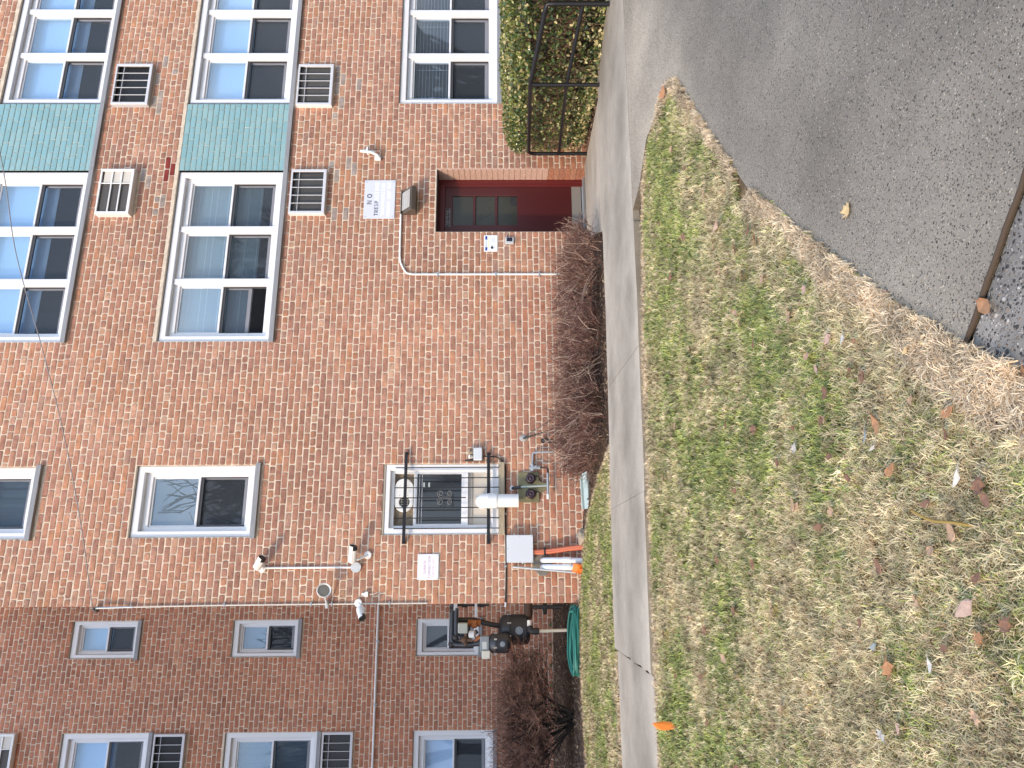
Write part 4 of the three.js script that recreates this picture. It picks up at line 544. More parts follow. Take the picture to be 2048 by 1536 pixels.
{ const t = thing('gas_pipework', 'black iron gas pipes and orange-rusted valve above the meters', 'pipework'); const z = -0.95, P = (a, r, rc = 0.07) => pipe(a.map((q) => V(...q)), r, rc, 14);
  part('pipe', P([[-0.41, 1.715, z], [-0.965, 1.715, z], [-0.965, 1.5, z + 0.05], [-0.93, 1.3, -0.75]], 0.037), M.gunmetal, t); part('pipe', P([[-0.5, 1.655, z + 0.08], [-0.87, 1.655, z + 0.08], [-0.87, 1.48, z + 0.1], [-0.8, 1.38, z + 0.05]], 0.031), M.gunmetal, t);
  part('pipe', P([[-0.455, 1.7, z - 0.05], [-0.455, 1.22, z - 0.05]], 0.034), M.black, t); part('pipe', P([[-0.66, 1.66, z], [-0.66, 1.42, z], [-0.72, 1.2, z], [-0.74, 1.05, z]], 0.034), M.black, t);
  for (const [x, y] of [[-0.965, 1.715], [-0.87, 1.655], [-0.965, 1.49], [-0.52, 1.715], [-0.455, 1.55], [-0.455, 1.32]]) part('coupling', x < -0.6 && y > 1.6 ? new THREE.SphereGeometry(0.047, 16, 12).translate(x, y, z + (y < 1.7 ? 0.08 : 0)) : rod(V(x, y - 0.035, x > -0.5 ? z - 0.05 : z + (y < 1.6 ? 0.05 : 0)), V(x, y + 0.035, x > -0.5 ? z - 0.05 : z + (y < 1.6 ? 0.05 : 0)), 0.048, 0.048, 14), M.black, t);
  part('valve', [rod(V(-0.7, 1.5, z + 0.02), V(-0.7, 1.33, z + 0.02), 0.05, 0.045, 12), box(-0.76, -0.66, 1.38, 1.45, z + 0.03, z + 0.1, 0.012)], std([0.34, 0.12, 0.035], 0.75), t); part('valve', [rod(V(-0.93, 1.4, z + 0.12), V(-0.86, 1.33, z + 0.15), 0.035, 0.035, 10)], std([0.3, 0.11, 0.04], 0.75), t);
  part('regulator', [new RoundedBoxGeometry(0.13, 0.13, 0.12, 3, 0.015).translate(-0.75, 1.56, z + 0.14)], std([0.33, 0.37, 0.36], 0.5), t); part('regulator', rod(V(-0.83, 1.47, z + 0.14), V(-0.83, 1.4, z + 0.16), 0.05, 0.05, 16), std([0.55, 0.58, 0.62], 0.4), t);
  part('fitting', [new THREE.SphereGeometry(0.045, 14, 10).translate(-0.9, 1.54, z + 0.16), rod(V(-0.97, 1.52, z + 0.15), V(-0.8, 1.52, z + 0.15), 0.025), rod(V(-0.9, 1.6, z + 0.16), V(-0.9, 1.44, z + 0.16), 0.024)], M.rust, t);
  part('bracket', [box(-0.53, -0.41, 1.64, 1.69, z + 0.1, z + 0.108, 0.002), box(-0.62, -0.41, 1.375, 1.41, z + 0.1, z + 0.108, 0.002)], M.galv, t);
  part('main_pipe', P([[-0.41, 0.69, -1.0], [-0.62, 0.69, -1.0], [-0.68, 0.74, -1.0]], 0.06, 0.05), M.rust, t); part('shutoff', [rod(V(-0.5, 0.64, -0.9), V(-0.5, 0.25, -0.9), 0.026), rod(V(-0.5, 0.5, -0.9), V(-0.5, 0.44, -0.9), 0.05, 0.05, 12), rod(V(-0.5, 0.47, -0.9), V(-0.58, 0.47, -0.85), 0.028, 0.028, 10)], M.black, t);
  part('drip_elbow', P([[-0.73, 0.685, -0.72], [-0.79, 0.67, -0.7], [-0.79, 0.56, -0.7]], 0.042, 0.05), M.black, t); part('cap', rod(V(-0.66, 0.685, -0.74), V(-0.73, 0.685, -0.72), 0.03, 0.03, 14), M.whitePaint, t); part('vent_pipe', rod(V(-0.79, 0.57, -0.7), V(-0.78, 0.2, -0.7), 0.021, 0.021, 14), std([0.66, 0.61, 0.5], 0.5), t); }
{ // garden hose
  const t = thing('garden_hose', 'coiled green garden hose lying between mulch and grass', 'hose'), m = std([0.012, 0.13, 0.105], 0.42), m2 = std([0.03, 0.2, 0.16], 0.4), r = rngOf(15);
  for (let k = 0; k < 6; k++) { const p = [], a = 0.41 - 0.05 * r(), b = 0.12 - 0.055 * r(), ox = (r() - 0.5) * 0.05, ph = r() * 6; for (let i = 0; i < 18; i++) { const q = i / 18 * 6.283 + ph, x = -0.835 + ox + a * Math.cos(q), z = 0.03 + b * Math.sin(q) * (1 + 0.2 * Math.sin(q * 2 + k)); p.push(V(x, gy(x, z) - 0.012 + 0.012 * k + 0.06 * Math.abs(Math.sin(q)) * (z < 0.03 ? 1 : 0.2) + 0.01 * r(), z)); } part('loop', spline(p, 0.0105, 90, 8, true), k % 3 ? m : m2, t); }
  part('end', spline([V(-0.46, 0.15, 0.04), V(-0.5, 0.21, 0.02), V(-0.44, 0.19, -0.06), V(-0.43, 0.16, -0.2)], 0.0105, 40, 8), m, t); part('tie', spline([V(-0.5, 0.17, 0.12), V(-0.51, 0.22, 0.03), V(-0.5, 0.17, -0.05)], 0.011, 30, 8), m2, t); }
// ---------------------------------------------------------------- handrail by the door
{ const t = thing('handrail', 'black pipe handrail in front of the clipped hedge by the door', 'railing'); const a = V(5.47, -0.13, 0.55), b = V(4.93, -0.03, 2.62), c = V(5.2, -0.02, 3.42), up = (p, h) => p.clone().setY(h);
  const e = V(5.35, -0.03, 3.86);
  part('top_rail', pipe([up(a, -0.2), up(a, 0.655), up(b, 0.715), up(V(5.165, 0, 3.31), 0.60), up(c, 0.585), up(c, -0.1)], 0.0235, 0.07, 12), M.blackIron, t);
  part('middle_rail', pipe([up(a, 0.243), up(b, 0.33), up(c, 0.235)], 0.0195, 0.03, 10), M.blackIron, t);
  part('post', rod(up(b, -0.1), up(b, 0.7), 0.021, 0.021, 12), M.blackIron, t); }
// ---------------------------------------------------------------- lawn grass
function clumpGeo(seed, n, h, spread, curl) {
  const r = rngOf(seed), pos = [], nor = [], idx = [];
  for (let k = 0; k < n; k++) { const a = r() * 6.283, b0 = r() * spread * 0.45, L = h * (0.55 + 0.75 * r()), w = 0.001 + 0.0006 * r(), dx = Math.cos(a), dz = Math.sin(a), bend = curl * (0.5 + r()), tw = (r() - 0.5) * 1.4; let x = Math.cos(a + 2) * b0, z = Math.sin(a + 2) * b0, y = -0.004; const base = pos.length / 3;
    for (let s = 0; s <= 3; s++) { const t = s / 3, el = 1.45 - bend * t, ww = w * (1 - 0.85 * t * t), ca = Math.cos(a + tw * t), sa = Math.sin(a + tw * t); pos.push(x - sa * ww, y, z + ca * ww, x + sa * ww, y, z - ca * ww); nor.push(-ca * 0.35, 0.9, -sa * 0.35, -ca * 0.35, 0.9, -sa * 0.35); const st = L / 3; x += ca * Math.cos(el) * st; z += sa * Math.cos(el) * st; y += Math.sin(el) * st; if (y < 0.001) y = 0.001; }
    for (let s = 0; s < 3; s++) { const o = base + s * 2; idx.push(o, o + 2, o + 1, o + 1, o + 2, o + 3); } }
  const g = new THREE.BufferGeometry(); g.setAttribute('position', new THREE.Float32BufferAttribute(pos, 3)); g.setAttribute('normal', new THREE.Float32BufferAttribute(nor, 3)); g.setIndex(idx); return g;
}
{
  const lawn = new THREE.Group(); lawn.name = 'lawn_grass'; tag(lawn, 'patchy green and straw-coloured winter lawn between the path and pavement', 'grass', null, 'stuff'); scene.add(lawn);
  const gm = new THREE.MeshStandardMaterial({ color: 0xffffff, roughness: 0.85, side: THREE.DoubleSide });
  const kinds = [clumpGeo(1, 9, 0.032, 0.045, 1.7), clumpGeo(2, 9, 0.029, 0.055, 2.5), clumpGeo(3, 10, 0.038, 0.05, 2.3), clumpGeo(4, 8, 0.024, 0.05, 1.4), clumpGeo(5, 12, 0.05, 0.05, 2.9)];
  const lists = kinds.map(() => []), r = rngOf(1234), m4 = new THREE.Matrix4(), q = new THREE.Quaternion(), e = new THREE.Euler();
  const put = (x, z) => {
    const d = onLawn(x, z) + 0.02 * nz(x * 12, z * 12, 2); if (d < -0.012) return; const strip = z < 2.46;
    // green share: greener towards the path, dry towards the viewer and along every edge
    let g = 0.53 + 1.1 * fbm(x * 0.9 + 5, z * 0.9, 0.7, 3) + 0.75 * nz(x * 2.8, z * 2.8, 3) - 0.22 * sstep(5.0, 6.6, z) * 1.2 + 0.16 * sstep(1.2, 2.6, x) * sstep(5.6, 4.6, z);
    if (strip) g += 0.08; const ew = strip ? 0.22 : 0.13 + 0.16 * nz(x * 1.9, z * 1.9, 11) + 0.1 * sstep(6, 7, z), edge = sstep(Math.max(0.05, ew), 0.0, d); g -= 0.75 * edge; 
    const straw = r() > clamp(g, 0.07, 0.88), v = (0.5 + 0.8 * r()) * (1 + 0.5 * nz(x * 5.5, z * 5.5, 9)), bare = nz(x * 3.3 + 9, z * 3.3, 5.5) + 0.4 * nz(x * 11, z * 11, 2); if (bare < -0.3 && r() < 0.5) return;
    let c = straw ? (r() < 0.2 ? [0.40, 0.28, 0.16] : r() < 0.5 ? [0.66, 0.53, 0.32] : [0.56, 0.48, 0.26]) : r() < 0.46 ? [0.43, 0.44, 0.12] : r() < 0.55 ? [0.235, 0.29, 0.08] : [0.12, 0.165, 0.06];
    if (edge > 0.4 && straw) c = r() < 0.4 ? [0.54, 0.40, 0.25] : [0.72, 0.57, 0.38];
    const long = straw && d < 0.3 && z > 4.7 && x > edgeX(z) - 0.14 - 0.22 * nz(x * 2.6, z * 2.6, 8), k = long ? (r() < 0.7 ? 4 : 2) : straw ? (r() < 0.5 ? 1 : r() < 0.5 ? 2 : 3) : (r() < 0.5 ? 0 : 3);
    e.set((r() - 0.5) * 0.5, r() * 6.283, (r() - 0.5) * 0.5); q.setFromEuler(e); const s = (0.72 + 0.6 * r()) * (strip ? 1.1 : 1);
    m4.compose(V(x, gy(x, z) - 0.032 + 0.006 * nz(x * 3, z * 3), z), q, V(s, s * (0.8 + 0.4 * r()), s)); const gk = 1.16 * v; lists[k].push([m4.clone(), lin(c[0] * gk, c[1] * gk, c[2] * gk)]);
  };
  const scatter = (n, x0, x1, z0, z1) => { for (let i = 0; i < n; i++) put(lerp(x0, x1, r()), lerp(z0, z1, r())); };
  scatter(80000, -1.8, 3.15, 3.94, 5.8); scatter(85000, -1.05, 1.7, 5.7, 7.9); scatter(9000, -5, -1.15, 3.94, 9); scatter(42000, -3.0, 1.2, -0.3, 2.46); scatter(5000, -6, -3, 0, 2.46);
  kinds.forEach((g, k) => { const L = lists[k], im = shadows(new THREE.InstancedMesh(g, gm, L.length)); im.name = 'grass_tufts'; L.forEach(([m, c], i) => { im.setMatrixAt(i, m); im.setColorAt(i, c); }); lawn.add(im); });
}
// ---------------------------------------------------------------- mulch and litter chips
{
  const r = rngOf(88), im = [], g = new THREE.BoxGeometry(0.035, 0.004, 0.011), N = 9000, mesh = shadows(new THREE.InstancedMesh(g, std([1, 1, 1], 0.95), N)); mesh.name = 'mulch'; tag(mesh, 'dark brown bark mulch and leaf litter along the wall', 'mulch', null, 'stuff');
  const q = new THREE.Quaternion(), e = new THREE.Euler(), m = new THREE.Matrix4(); let i = 0;
  while (i < N) { const recess = r() < 0.62, x = recess ? lerp(-4.2, -0.42, r()) : lerp(0.3, 6.5, r()), z = recess ? lerp(-3.8, 1.0, r()) : lerp(0.02, 2.42, r());
    if (onLawn(x, z) > 0.02) continue; if (!recess && x > lerp(4.5, 3.3, z / 2.45) && x < lerp(5.6, 4.92, z / 2.45)) continue; if (recess && x > -0.43 && z < 0) continue;
    e.set((r() - 0.5) * 0.9, r() * 6.3, (r() - 0.5) * 0.9); q.setFromEuler(e); const s = 0.5 + r() * 0.9; m.compose(V(x, gy(x, z) - 0.03 + 0.008 * r(), z), q, V(s, s, s)); mesh.setMatrixAt(i, m);
    const b = r(), v = 0.7 + 0.6 * r(); mesh.setColorAt(i, b < 0.55 ? lin(0.10 * v, 0.065 * v, 0.048 * v) : b < 0.85 ? lin(0.19 * v, 0.125 * v, 0.085 * v) : lin(0.34 * v, 0.25 * v, 0.16 * v)); i++; }
  scene.add(mesh);
}
// ---------------------------------------------------------------- fallen leaves
function leafGeo(kind) {
  const s = new THREE.Shape(); const P = kind === 0 ? [[0, -0.5], [0.12, -0.3], [0.3, -0.22], [0.2, -0.05], [0.42, 0.08], [0.2, 0.16], [0.3, 0.36], [0.1, 0.3], [0, 0.52], [-0.1, 0.32], [-0.28, 0.38], [-0.2, 0.16], [-0.4, 0.1], [-0.2, -0.04], [-0.32, -0.2], [-0.1, -0.3]]
    : kind === 1 ? [[0, -0.5], [0.2, -0.36], [0.27, -0.1], [0.2, 0.2], [0, 0.52], [-0.19, 0.2], [-0.26, -0.08], [-0.18, -0.34]]
    : kind === 2 ? [[0.02, -0.48], [0.3, -0.42], [0.22, -0.2], [0.52, -0.08], [0.26, 0.08], [0.36, 0.34], [0.08, 0.24], [0, 0.5], [-0.1, 0.22], [-0.38, 0.3], [-0.22, 0.04], [-0.48, -0.1], [-0.2, -0.2], [-0.26, -0.42]]
    : [[0, -0.6], [0.1, -0.35], [0.15, 0], [0.1, 0.35], [0, 0.6], [-0.1, 0.34], [-0.14, 0], [-0.09, -0.34]];
  P.forEach(([x, y], i) => (i ? s.lineTo(x, y) : s.moveTo(x, y))); s.closePath();
  let g = new THREE.ExtrudeGeometry(s, { depth: 0.012, bevelEnabled: false, curveSegments: 2 }); g.rotateX(-Math.PI / 2); const p = g.attributes.position, cu = [0.35, 0.7, 0.3, 0.9][kind];
  for (let i = 0; i < p.count; i++) { const x = p.getX(i), z = p.getZ(i); p.setY(i, p.getY(i) + cu * x * x + 0.35 * z * z + 0.07 * Math.sin(x * 9 + z * 7)); } g.computeVertexNormals();
  const st = rod(V(0, 0.1, 0.48), V(0.06, 0.02, 0.78), 0.012, 0.008, 5); return merged([g, st]);
}
const leafGeos = [0, 1, 2, 3].map(leafGeo);
const leafCol = { t: [0.46, 0.30, 0.19], b: [0.22, 0.115, 0.068], o: [0.42, 0.21, 0.10], r: [0.23, 0.12, 0.075], p: [0.48, 0.33, 0.26], g: [0.45, 0.42, 0.38], y: [0.66, 0.47, 0.24], w: [0.58, 0.54, 0.49], s: [0.34, 0.37, 0.35] };
const leafMat = Object.fromEntries(Object.entries(leafCol).map(([k, c]) => [k, new THREE.MeshStandardMaterial({ color: lin(...c), roughness: 0.75, side: THREE.DoubleSide, map: mortarTex.map })])); for (const k in leafMat) leafMat[k].color.multiplyScalar(1.3);
{
  const r = rngOf(321); let n = 0;
  const leaf = (x, z, kind, col, size, label, group, turn, y0 = 0.012, flat = 0.5) => { const m = shadows(new THREE.Mesh(leafGeos[kind], leafMat[col])); m.name = numbered('fallen_leaf'); const paved = onLawn(x, z) < 0; m.position.set(x, gy(x, z) + (paved ? (z > 4.1 ? -0.028 : 0.004) : y0 - 0.012), z); m.rotation.set((r() - 0.5) * flat, turn ?? r() * 6.3, (r() - 0.5) * flat); m.scale.setScalar(size * (/[wpg]/.test(col) ? 0.62 : 0.74)); tag(m, label, 'leaf', group); scene.add(m); return m; };
  leaf(1.22, 6.637, 2, 'y', 0.088, 'star-shaped tan oak leaf lying alone on the open pavement', null, 0.5, 0, 0.15);
  leaf(0.655, 7.155, 1, 'o', 0.098, 'broad orange-tan leaf on the coarse slab beside the joint', null, 2.3, 0, 0.3);
  leaf(-0.111, 6.941, 1, 'p', 0.12, 'large pinkish curled leaf in the lawn nearest the viewer', null, 0.6, 0.016); leaf(-0.304, 6.567, 0, 'o', 0.105, 'large crumpled brown-orange leaf beside a small grey-green leaf', null, 1.4, 0.016);
  leaf(-0.25, 6.5, 1, 's', 0.06, 'small grey-green leaf just above a large brown-orange one', null, 0.3, 0.012); leaf(0.415, 6.614, 1, 's', 0.075, 'pale grey-green leaf next to an upright orange leaf in the grass', null, 1.1, 0.014); leaf(0.44, 6.68, 3, 'o', 0.1, 'narrow bright orange leaf beside the pale grey-green leaf', null, 1.9, 0.016); leaf(0.37, 6.64, 3, 'g', 0.055, 'bluish grey sliver of leaf under the pale grey-green leaf', null, 0.4, 0.012);
  leaf(0.23, 6.99, 3, 'w', 0.085, 'whitish narrow leaf next to a red-brown leaf near the viewer', null, 1.0, 0.014); leaf(0.2, 7.06, 0, 'r', 0.09, 'red-brown crumpled leaf beside the whitish narrow leaf', null, 0.9, 0.014); leaf(-0.27, 6.76, 3, 'w', 0.07, 'pale pink narrow leaf right of the large brown-orange leaf', null, 1.7, 0.013); leaf(0.769, 6.561, 1, 'w', 0.066, 'white leaf touching an orange leaf near the dry lawn edge', null, 1.2, 0.015); leaf(0.735, 6.63, 3, 'o', 0.075, 'orange leaf touching the white leaf near the dry lawn edge', null, 2.6, 0.016); leaf(0.625, 6.873, 1, 'y', 0.05, 'small yellow leaf at the pavement edge above the long dry grass', null, 0.4, 0.018);
  leaf(3.03, 4.93, 2, 'o', 0.13, 'orange-brown leaf caught at the tip where lawn meets both pavings', null, 0.8, 0.02); leaf(1.71, 5.61, 3, 'p', 0.13, 'long pinkish leaf in the green middle of the lawn', null, 0.2, 0.02); leaf(1.18, 5.74, 3, 't', 0.12, 'long tan leaf lying beside a clump of brown leaves', null, 2.7, 0.02);
  const spots = '2.57 4.99 0t|1.98 5.46 0t|1.65 5.54 1t|1.50 5.95 1b|1.43 6.00 2o|1.49 5.78 2b|1.47 5.58 0t|1.33 5.83 2t|1.23 6.03 2t|1.76 4.83 0b|1.04 6.35 2p|1.11 5.77 2b|0.99 6.21 2t|0.85 6.76 1t|0.80 6.47 0p|0.98 5.89 1b|0.83 4.74 0t|0.68 5.51 1b|0.53 6.16 1b|0.52 6.36 2b|0.45 6.15 2g|0.38 6.39 1b|0.42 5.99 0b|0.55 4.47 2t|0.35 5.55 1b|0.24 6.09 1t|0.19 6.36 2t|0.14 6.26 1b|0.03 5.26 2r|0.01 5.66 0b|-0.06 5.11 1b|-0.17 5.82 2t|-0.27 4.78 0b|-0.32 5.01 0r|-0.40 4.30 2t|-0.43 5.26 1t|-0.56 4.92 1r|-0.56 5.81 2t|-0.77 4.96 2r|-0.76 5.74 1g|0.09 6.93 1t|0.00 6.59 1r|0.04 6.85 1t|-0.03 7.00 1r|-0.14 7.07 0r|-0.18 6.45 0r|-0.10 6.74 0t|-0.22 6.83 0r|-0.18 6.97 0o|-0.47 6.58 0p|-0.51 6.49 0g|-0.38 6.91 0t|0.78 6.32 1t|0.71 6.37 2p|0.65 6.58 1b|0.61 6.65 2r|0.61 6.41 2b|0.48 6.86 1t|0.41 7.00 1o|0.52 6.37 1t|0.29 6.72 1o|0.29 6.49 1r|0.17 6.85 1r|0.16 7.08 1r|0.23 6.11 1t|0.35 6.98 2b|0.45 7.23 1o|-0.6 4.5 1b|-0.2 5.4 2b|0.9 5.2 1b|2.2 4.7 1b|1.2 5.1 0b|0.3 4.9 2r|-0.9 5.3 1b|0.6 5.8 0r|2.3 5.2 2b|1.9 5.1 0r'.split('|');
  for (const s of spots) { const [x, z, k] = s.split(' '), c = k[1], near = clamp((+z - 4) / 3); leaf(+x, +z, +k[0], c, (c === 'b' || c === 'r' ? 0.068 : 0.078) * (1.15 - 0.25 * near) * (0.8 + 0.4 * r()), 'small curled dead leaf lying among others in the dry lawn grass', 'small dead leaves scattered over the lawn', undefined, 0.012 + 0.008 * r()); }
  // a few leaves on the strip by the wall and on the mulch
  for (let i = 0; i < 26; i++) { const x = lerp(-2.2, 0.9, r()), z = lerp(-0.5, 2.3, r()); if (x > -0.45 && z < 0.15) continue; leaf(x, z, Math.floor(r() * 3), 'tbor'[Math.floor(r() * 4)], 0.07, 'small dead leaf on the narrow strip between path and wall', 'small dead leaves on the strip by the wall', undefined, 0.02); }
}
{ const t = thing('marker_flag', 'orange crumpled marker flag lying in the lawn beside the path', 'flag', [-0.925, 0.03, 4.27]); const s = new THREE.Shape(); [[-0.015, -0.16], [0.025, -0.1], [0.036, 0.0], [0.02, 0.1], [0.0, 0.19], [-0.025, 0.07], [-0.03, -0.05]].forEach(([x, y], i) => (i ? s.lineTo(x, y) : s.moveTo(x, y))); const g = new THREE.ExtrudeGeometry(s, { depth: 0.002, bevelEnabled: false }); g.rotateX(-Math.PI / 2); const p = g.attributes.position; for (let i = 0; i < p.count; i++) p.setY(i, p.getY(i) + 0.02 * Math.sin(p.getX(i) * 40 + p.getZ(i) * 11)); g.computeVertexNormals(); const m = part('cloth', g, new THREE.MeshStandardMaterial({ color: lin(0.95, 0.24, 0.02), roughness: 0.6, side: THREE.DoubleSide }), t); m.rotation.set(0.42, Math.PI + 0.15, 0.1); m.scale.set(0.75, 1, 0.72); part('wire', rod(V(0.01, -0.04, 0.12), V(-0.03, 0.03, -0.12), 0.0015), M.steel, t); }
{ const t = thing('dead_twig', 'yellow-brown dead stalk sticking out of the lawn near the viewer', 'twig', [0.1, -0.215, 6.98]); part('stalk', spline([V(0, -0.02, 0.02), V(0.01, 0.02, 0.0), V(0.02, 0.05, -0.05), V(0.05, 0.07, -0.1)], 0.004, 16, 6), std([0.3, 0.2, 0.05], 0.8), t); }

// ---------------------------------------------------------------- twiggy shrubs
function twigs(seed, o) { // thin tapered stems that fork as they climb; returns one geometry per call
  const r = rngOf(seed), pos = [], col = [], idx = [];
  const seg = (a, b, ra, rb, ca, cb) => { const d = b.clone().sub(a).normalize(), u = Math.abs(d.y) > 0.9 ? V(1, 0, 0) : V(0, 1, 0), s = u.clone().cross(d).normalize(), t = d.clone().cross(s), k = pos.length / 3; for (const [p, R, c] of [[a, ra, ca], [b, rb, cb]]) for (let i = 0; i < 3; i++) { const an = i * 2.0944, q = p.clone().addScaledVector(s, R * Math.cos(an)).addScaledVector(t, R * Math.sin(an)); pos.push(q.x, q.y, q.z); col.push(...c); } for (let i = 0; i < 3; i++) { const j = (i + 1) % 3; idx.push(k + i, k + j, k + 3 + i, k + j, k + 3 + j, k + 3 + i); } };
  const grow = (p, d, L, R, depth) => { const n = 3; let q = p; const dd = d.clone(); const tone = o.tone(r, depth);
    for (let i = 0; i < n; i++) { dd.add(V((r() - 0.5) * o.wob, (r() - 0.5) * o.wob * 0.7 + o.lift, (r() - 0.5) * o.wob)).normalize(); const e = q.clone().addScaledVector(dd, L / n); if (o.clip) o.clip(e); seg(q, e, R * (1 - 0.25 * i / n), R * (1 - 0.25 * (i + 1) / n), tone, tone); q = e;
      if (depth > 0 && (i > 0 || r() < 0.5)) { const k = o.kids(r, depth); for (let c = 0; c < k; c++) { const nd = dd.clone().add(V((r() - 0.5) * o.fan, (r() - 0.35) * o.fan * 0.8, (r() - 0.5) * o.fan)).normalize(); grow(q, nd, L * (0.5 + 0.3 * r()), R * 0.62, depth - 1); } } } };
  for (let k = 0; k < o.n; k++) { const [p, d, L] = o.root(r); grow(p, d.normalize(), L, o.r0 * (0.7 + 0.6 * r()), o.depth); }
  const g = new THREE.BufferGeometry(); g.setAttribute('position', new THREE.Float32BufferAttribute(pos, 3)); g.setAttribute('color', new THREE.Float32BufferAttribute(col, 3)); g.setIndex(idx); g.computeVertexNormals(); return g;
}
const twigMat = new THREE.MeshStandardMaterial({ color: 0xffffff, vertexColors: true, roughness: 0.75 });
function barberry(label, cx, cz, rx, rz, h, seed) {
  const t = thing('barberry_shrub', label, 'shrub', [cx, 0, cz], 'low bare reddish shrubs in the row along the wall'); const y0 = gy(cx, cz) - 0.03;
  const tone = (r, d) => { const v = 0.7 + 0.7 * r(), q = r(); return d >= 3 ? [0.09 * v, 0.055 * v, 0.045 * v] : q < 0.14 ? [0.46 * v, 0.33 * v, 0.26 * v] : q < 0.34 ? [0.24 * v, 0.135 * v, 0.1 * v] : [0.13 * v, 0.06 * v, 0.047 * v]; };
  const clip = (e) => { const f = Math.hypot(e.x / rx, e.z / rz, (e.y - y0) / (h * 1.05)) * (1 + 0.25 * nz(e.x * 9, e.y * 9, e.z * 9)); if (f > 1.25) { const k = 0.4 / f + 0.68; e.x *= k; e.z *= k; e.y = y0 + (e.y - y0) * k; } if (e.y < y0) e.y = y0 + 0.01; const W = 0.03 - cz; if (e.z < W) e.z = W; if (e.z > 2.4 - cz) e.z = 2.4 - cz - (e.z - 2.4 + cz) * 0.3; };
  part('stems', twigs(seed, { n: 26, depth: 2, r0: 0.0065, wob: 0.5, lift: 0.06, fan: 1.5, tone, clip, kids: (r) => 1 + (r() < 0.4), root: (r) => { const a = r() * 6.283, q = Math.sqrt(r()) * 0.5; return [V(Math.cos(a) * q * rx, y0, Math.sin(a) * q * rz), V(Math.cos(a) * 0.6, 1, Math.sin(a) * 0.6), h * 0.5]; } }), twigMat, t);
  part('twigs', twigs(seed + 7, { n: 440, depth: 2, r0: 0.0036, wob: 0.9, lift: 0.03, fan: 1.9, tone, clip, kids: (r) => 1 + (r() < 0.35), root: (r) => { const a = r() * 6.283, q = Math.sqrt(r()) * 0.85; return [V(Math.cos(a) * q * rx, y0 + h * (0.1 + 0.5 * r()) * (1.1 - q * q), Math.sin(a) * q * rz), V(Math.cos(a) * 0.8 * r(), 0.3 + r(), Math.sin(a) * 0.8 * r()), h * (0.2 + 0.24 * r())]; } }), twigMat, t);
  part('long_twigs', twigs(seed + 13, { n: 70, depth: 1, r0: 0.0034, wob: 1.0, lift: 0.02, fan: 1.2, tone: (r) => { const v = 0.7 + 0.6 * r(); return r() < 0.6 ? [0.48 * v, 0.36 * v, 0.28 * v] : [0.3 * v, 0.17 * v, 0.13 * v]; }, clip, kids: () => 1, root: (r) => { const a = r() * 6.283, q = Math.sqrt(r()) * 0.95; return [V(Math.cos(a) * q * rx, y0 + h * (0.2 + 0.5 * r()) * (1.15 - q * q), Math.sin(a) * q * rz), V(Math.cos(a + 1) * 1.2 * r(), 0.4 + r() * 0.8, Math.sin(a + 1) * 1.2 * r()), h * (0.45 + 0.35 * r())]; } }), twigMat, t).userData.kind = 'stuff';
  return t;
}
barberry('bare reddish shrub in front of the white conduit, nearest the door', 3.2, 1.42, 0.58, 0.98, 0.5, 401);
barberry('bare reddish shrub in the middle of the low row along the wall', 2.36, 1.4, 0.6, 0.98, 0.48, 402);
barberry('bare reddish shrub at the left end of the row by the brass fire plate', 1.5, 1.42, 0.56, 0.97, 0.5, 403);
{ // tall twiggy shrub in the recess
  const t = thing('bare_shrub', 'tall bare brown shrub with many dark stems in front of the recessed wall', 'shrub', [-1.85, 0, -0.75]); const y0 = 0.13;
  const tone = (r, d) => { const v = 0.7 + 0.6 * r(); return d >= 2 ? [0.035 * v, 0.026 * v, 0.022 * v] : r() < 0.25 ? [0.42 * v, 0.25 * v, 0.17 * v] : [0.23 * v, 0.11 * v, 0.078 * v]; };
  const clip = (e) => { const w = 0.95, f = Math.hypot(e.x / w, (e.y - 0.72) / 0.47, e.z / 0.6); if (e.y > 0.6 && f > 1.3) { const k = 0.4 / f + 0.69; e.x *= k; e.z *= k; e.y = 0.72 + (e.y - 0.72) * k; } };
  part('stems', twigs(611, { n: 20, depth: 2, r0: 0.012, wob: 0.35, lift: 0.05, fan: 1.0, tone: (r) => { const v = 0.7 + 0.6 * r(); return [0.035 * v, 0.027 * v, 0.023 * v]; }, clip, kids: (r) => 1, root: (r) => { const a = r() * 6.283, q = 0.5 + 0.95 * r(); return [V((r() - 0.5) * 0.16, y0, (r() - 0.5) * 0.14), V(Math.cos(a) * q, 0.95, Math.sin(a) * q * 0.8), 0.52]; } }), twigMat, t);
  part('twigs', twigs(612, { n: 1250, depth: 2, r0: 0.0036, wob: 0.9, lift: 0.02, fan: 1.8, tone, clip, kids: (r) => 1 + (r() < 0.4), root: (r) => { const a = r() * 6.283, q = Math.sqrt(r()), y = 0.42 + 0.55 * r(), w = 0.86 * Math.sqrt(Math.max(0.14, 1 - ((y - 0.72) / 0.5) ** 2)); return [V(Math.cos(a) * q * w, y, Math.sin(a) * q * 0.5), V((r() - 0.5) * 2, r() * 0.9 - 0.1, (r() - 0.5) * 2), 0.13 + 0.12 * r()]; } }), twigMat, t);
}
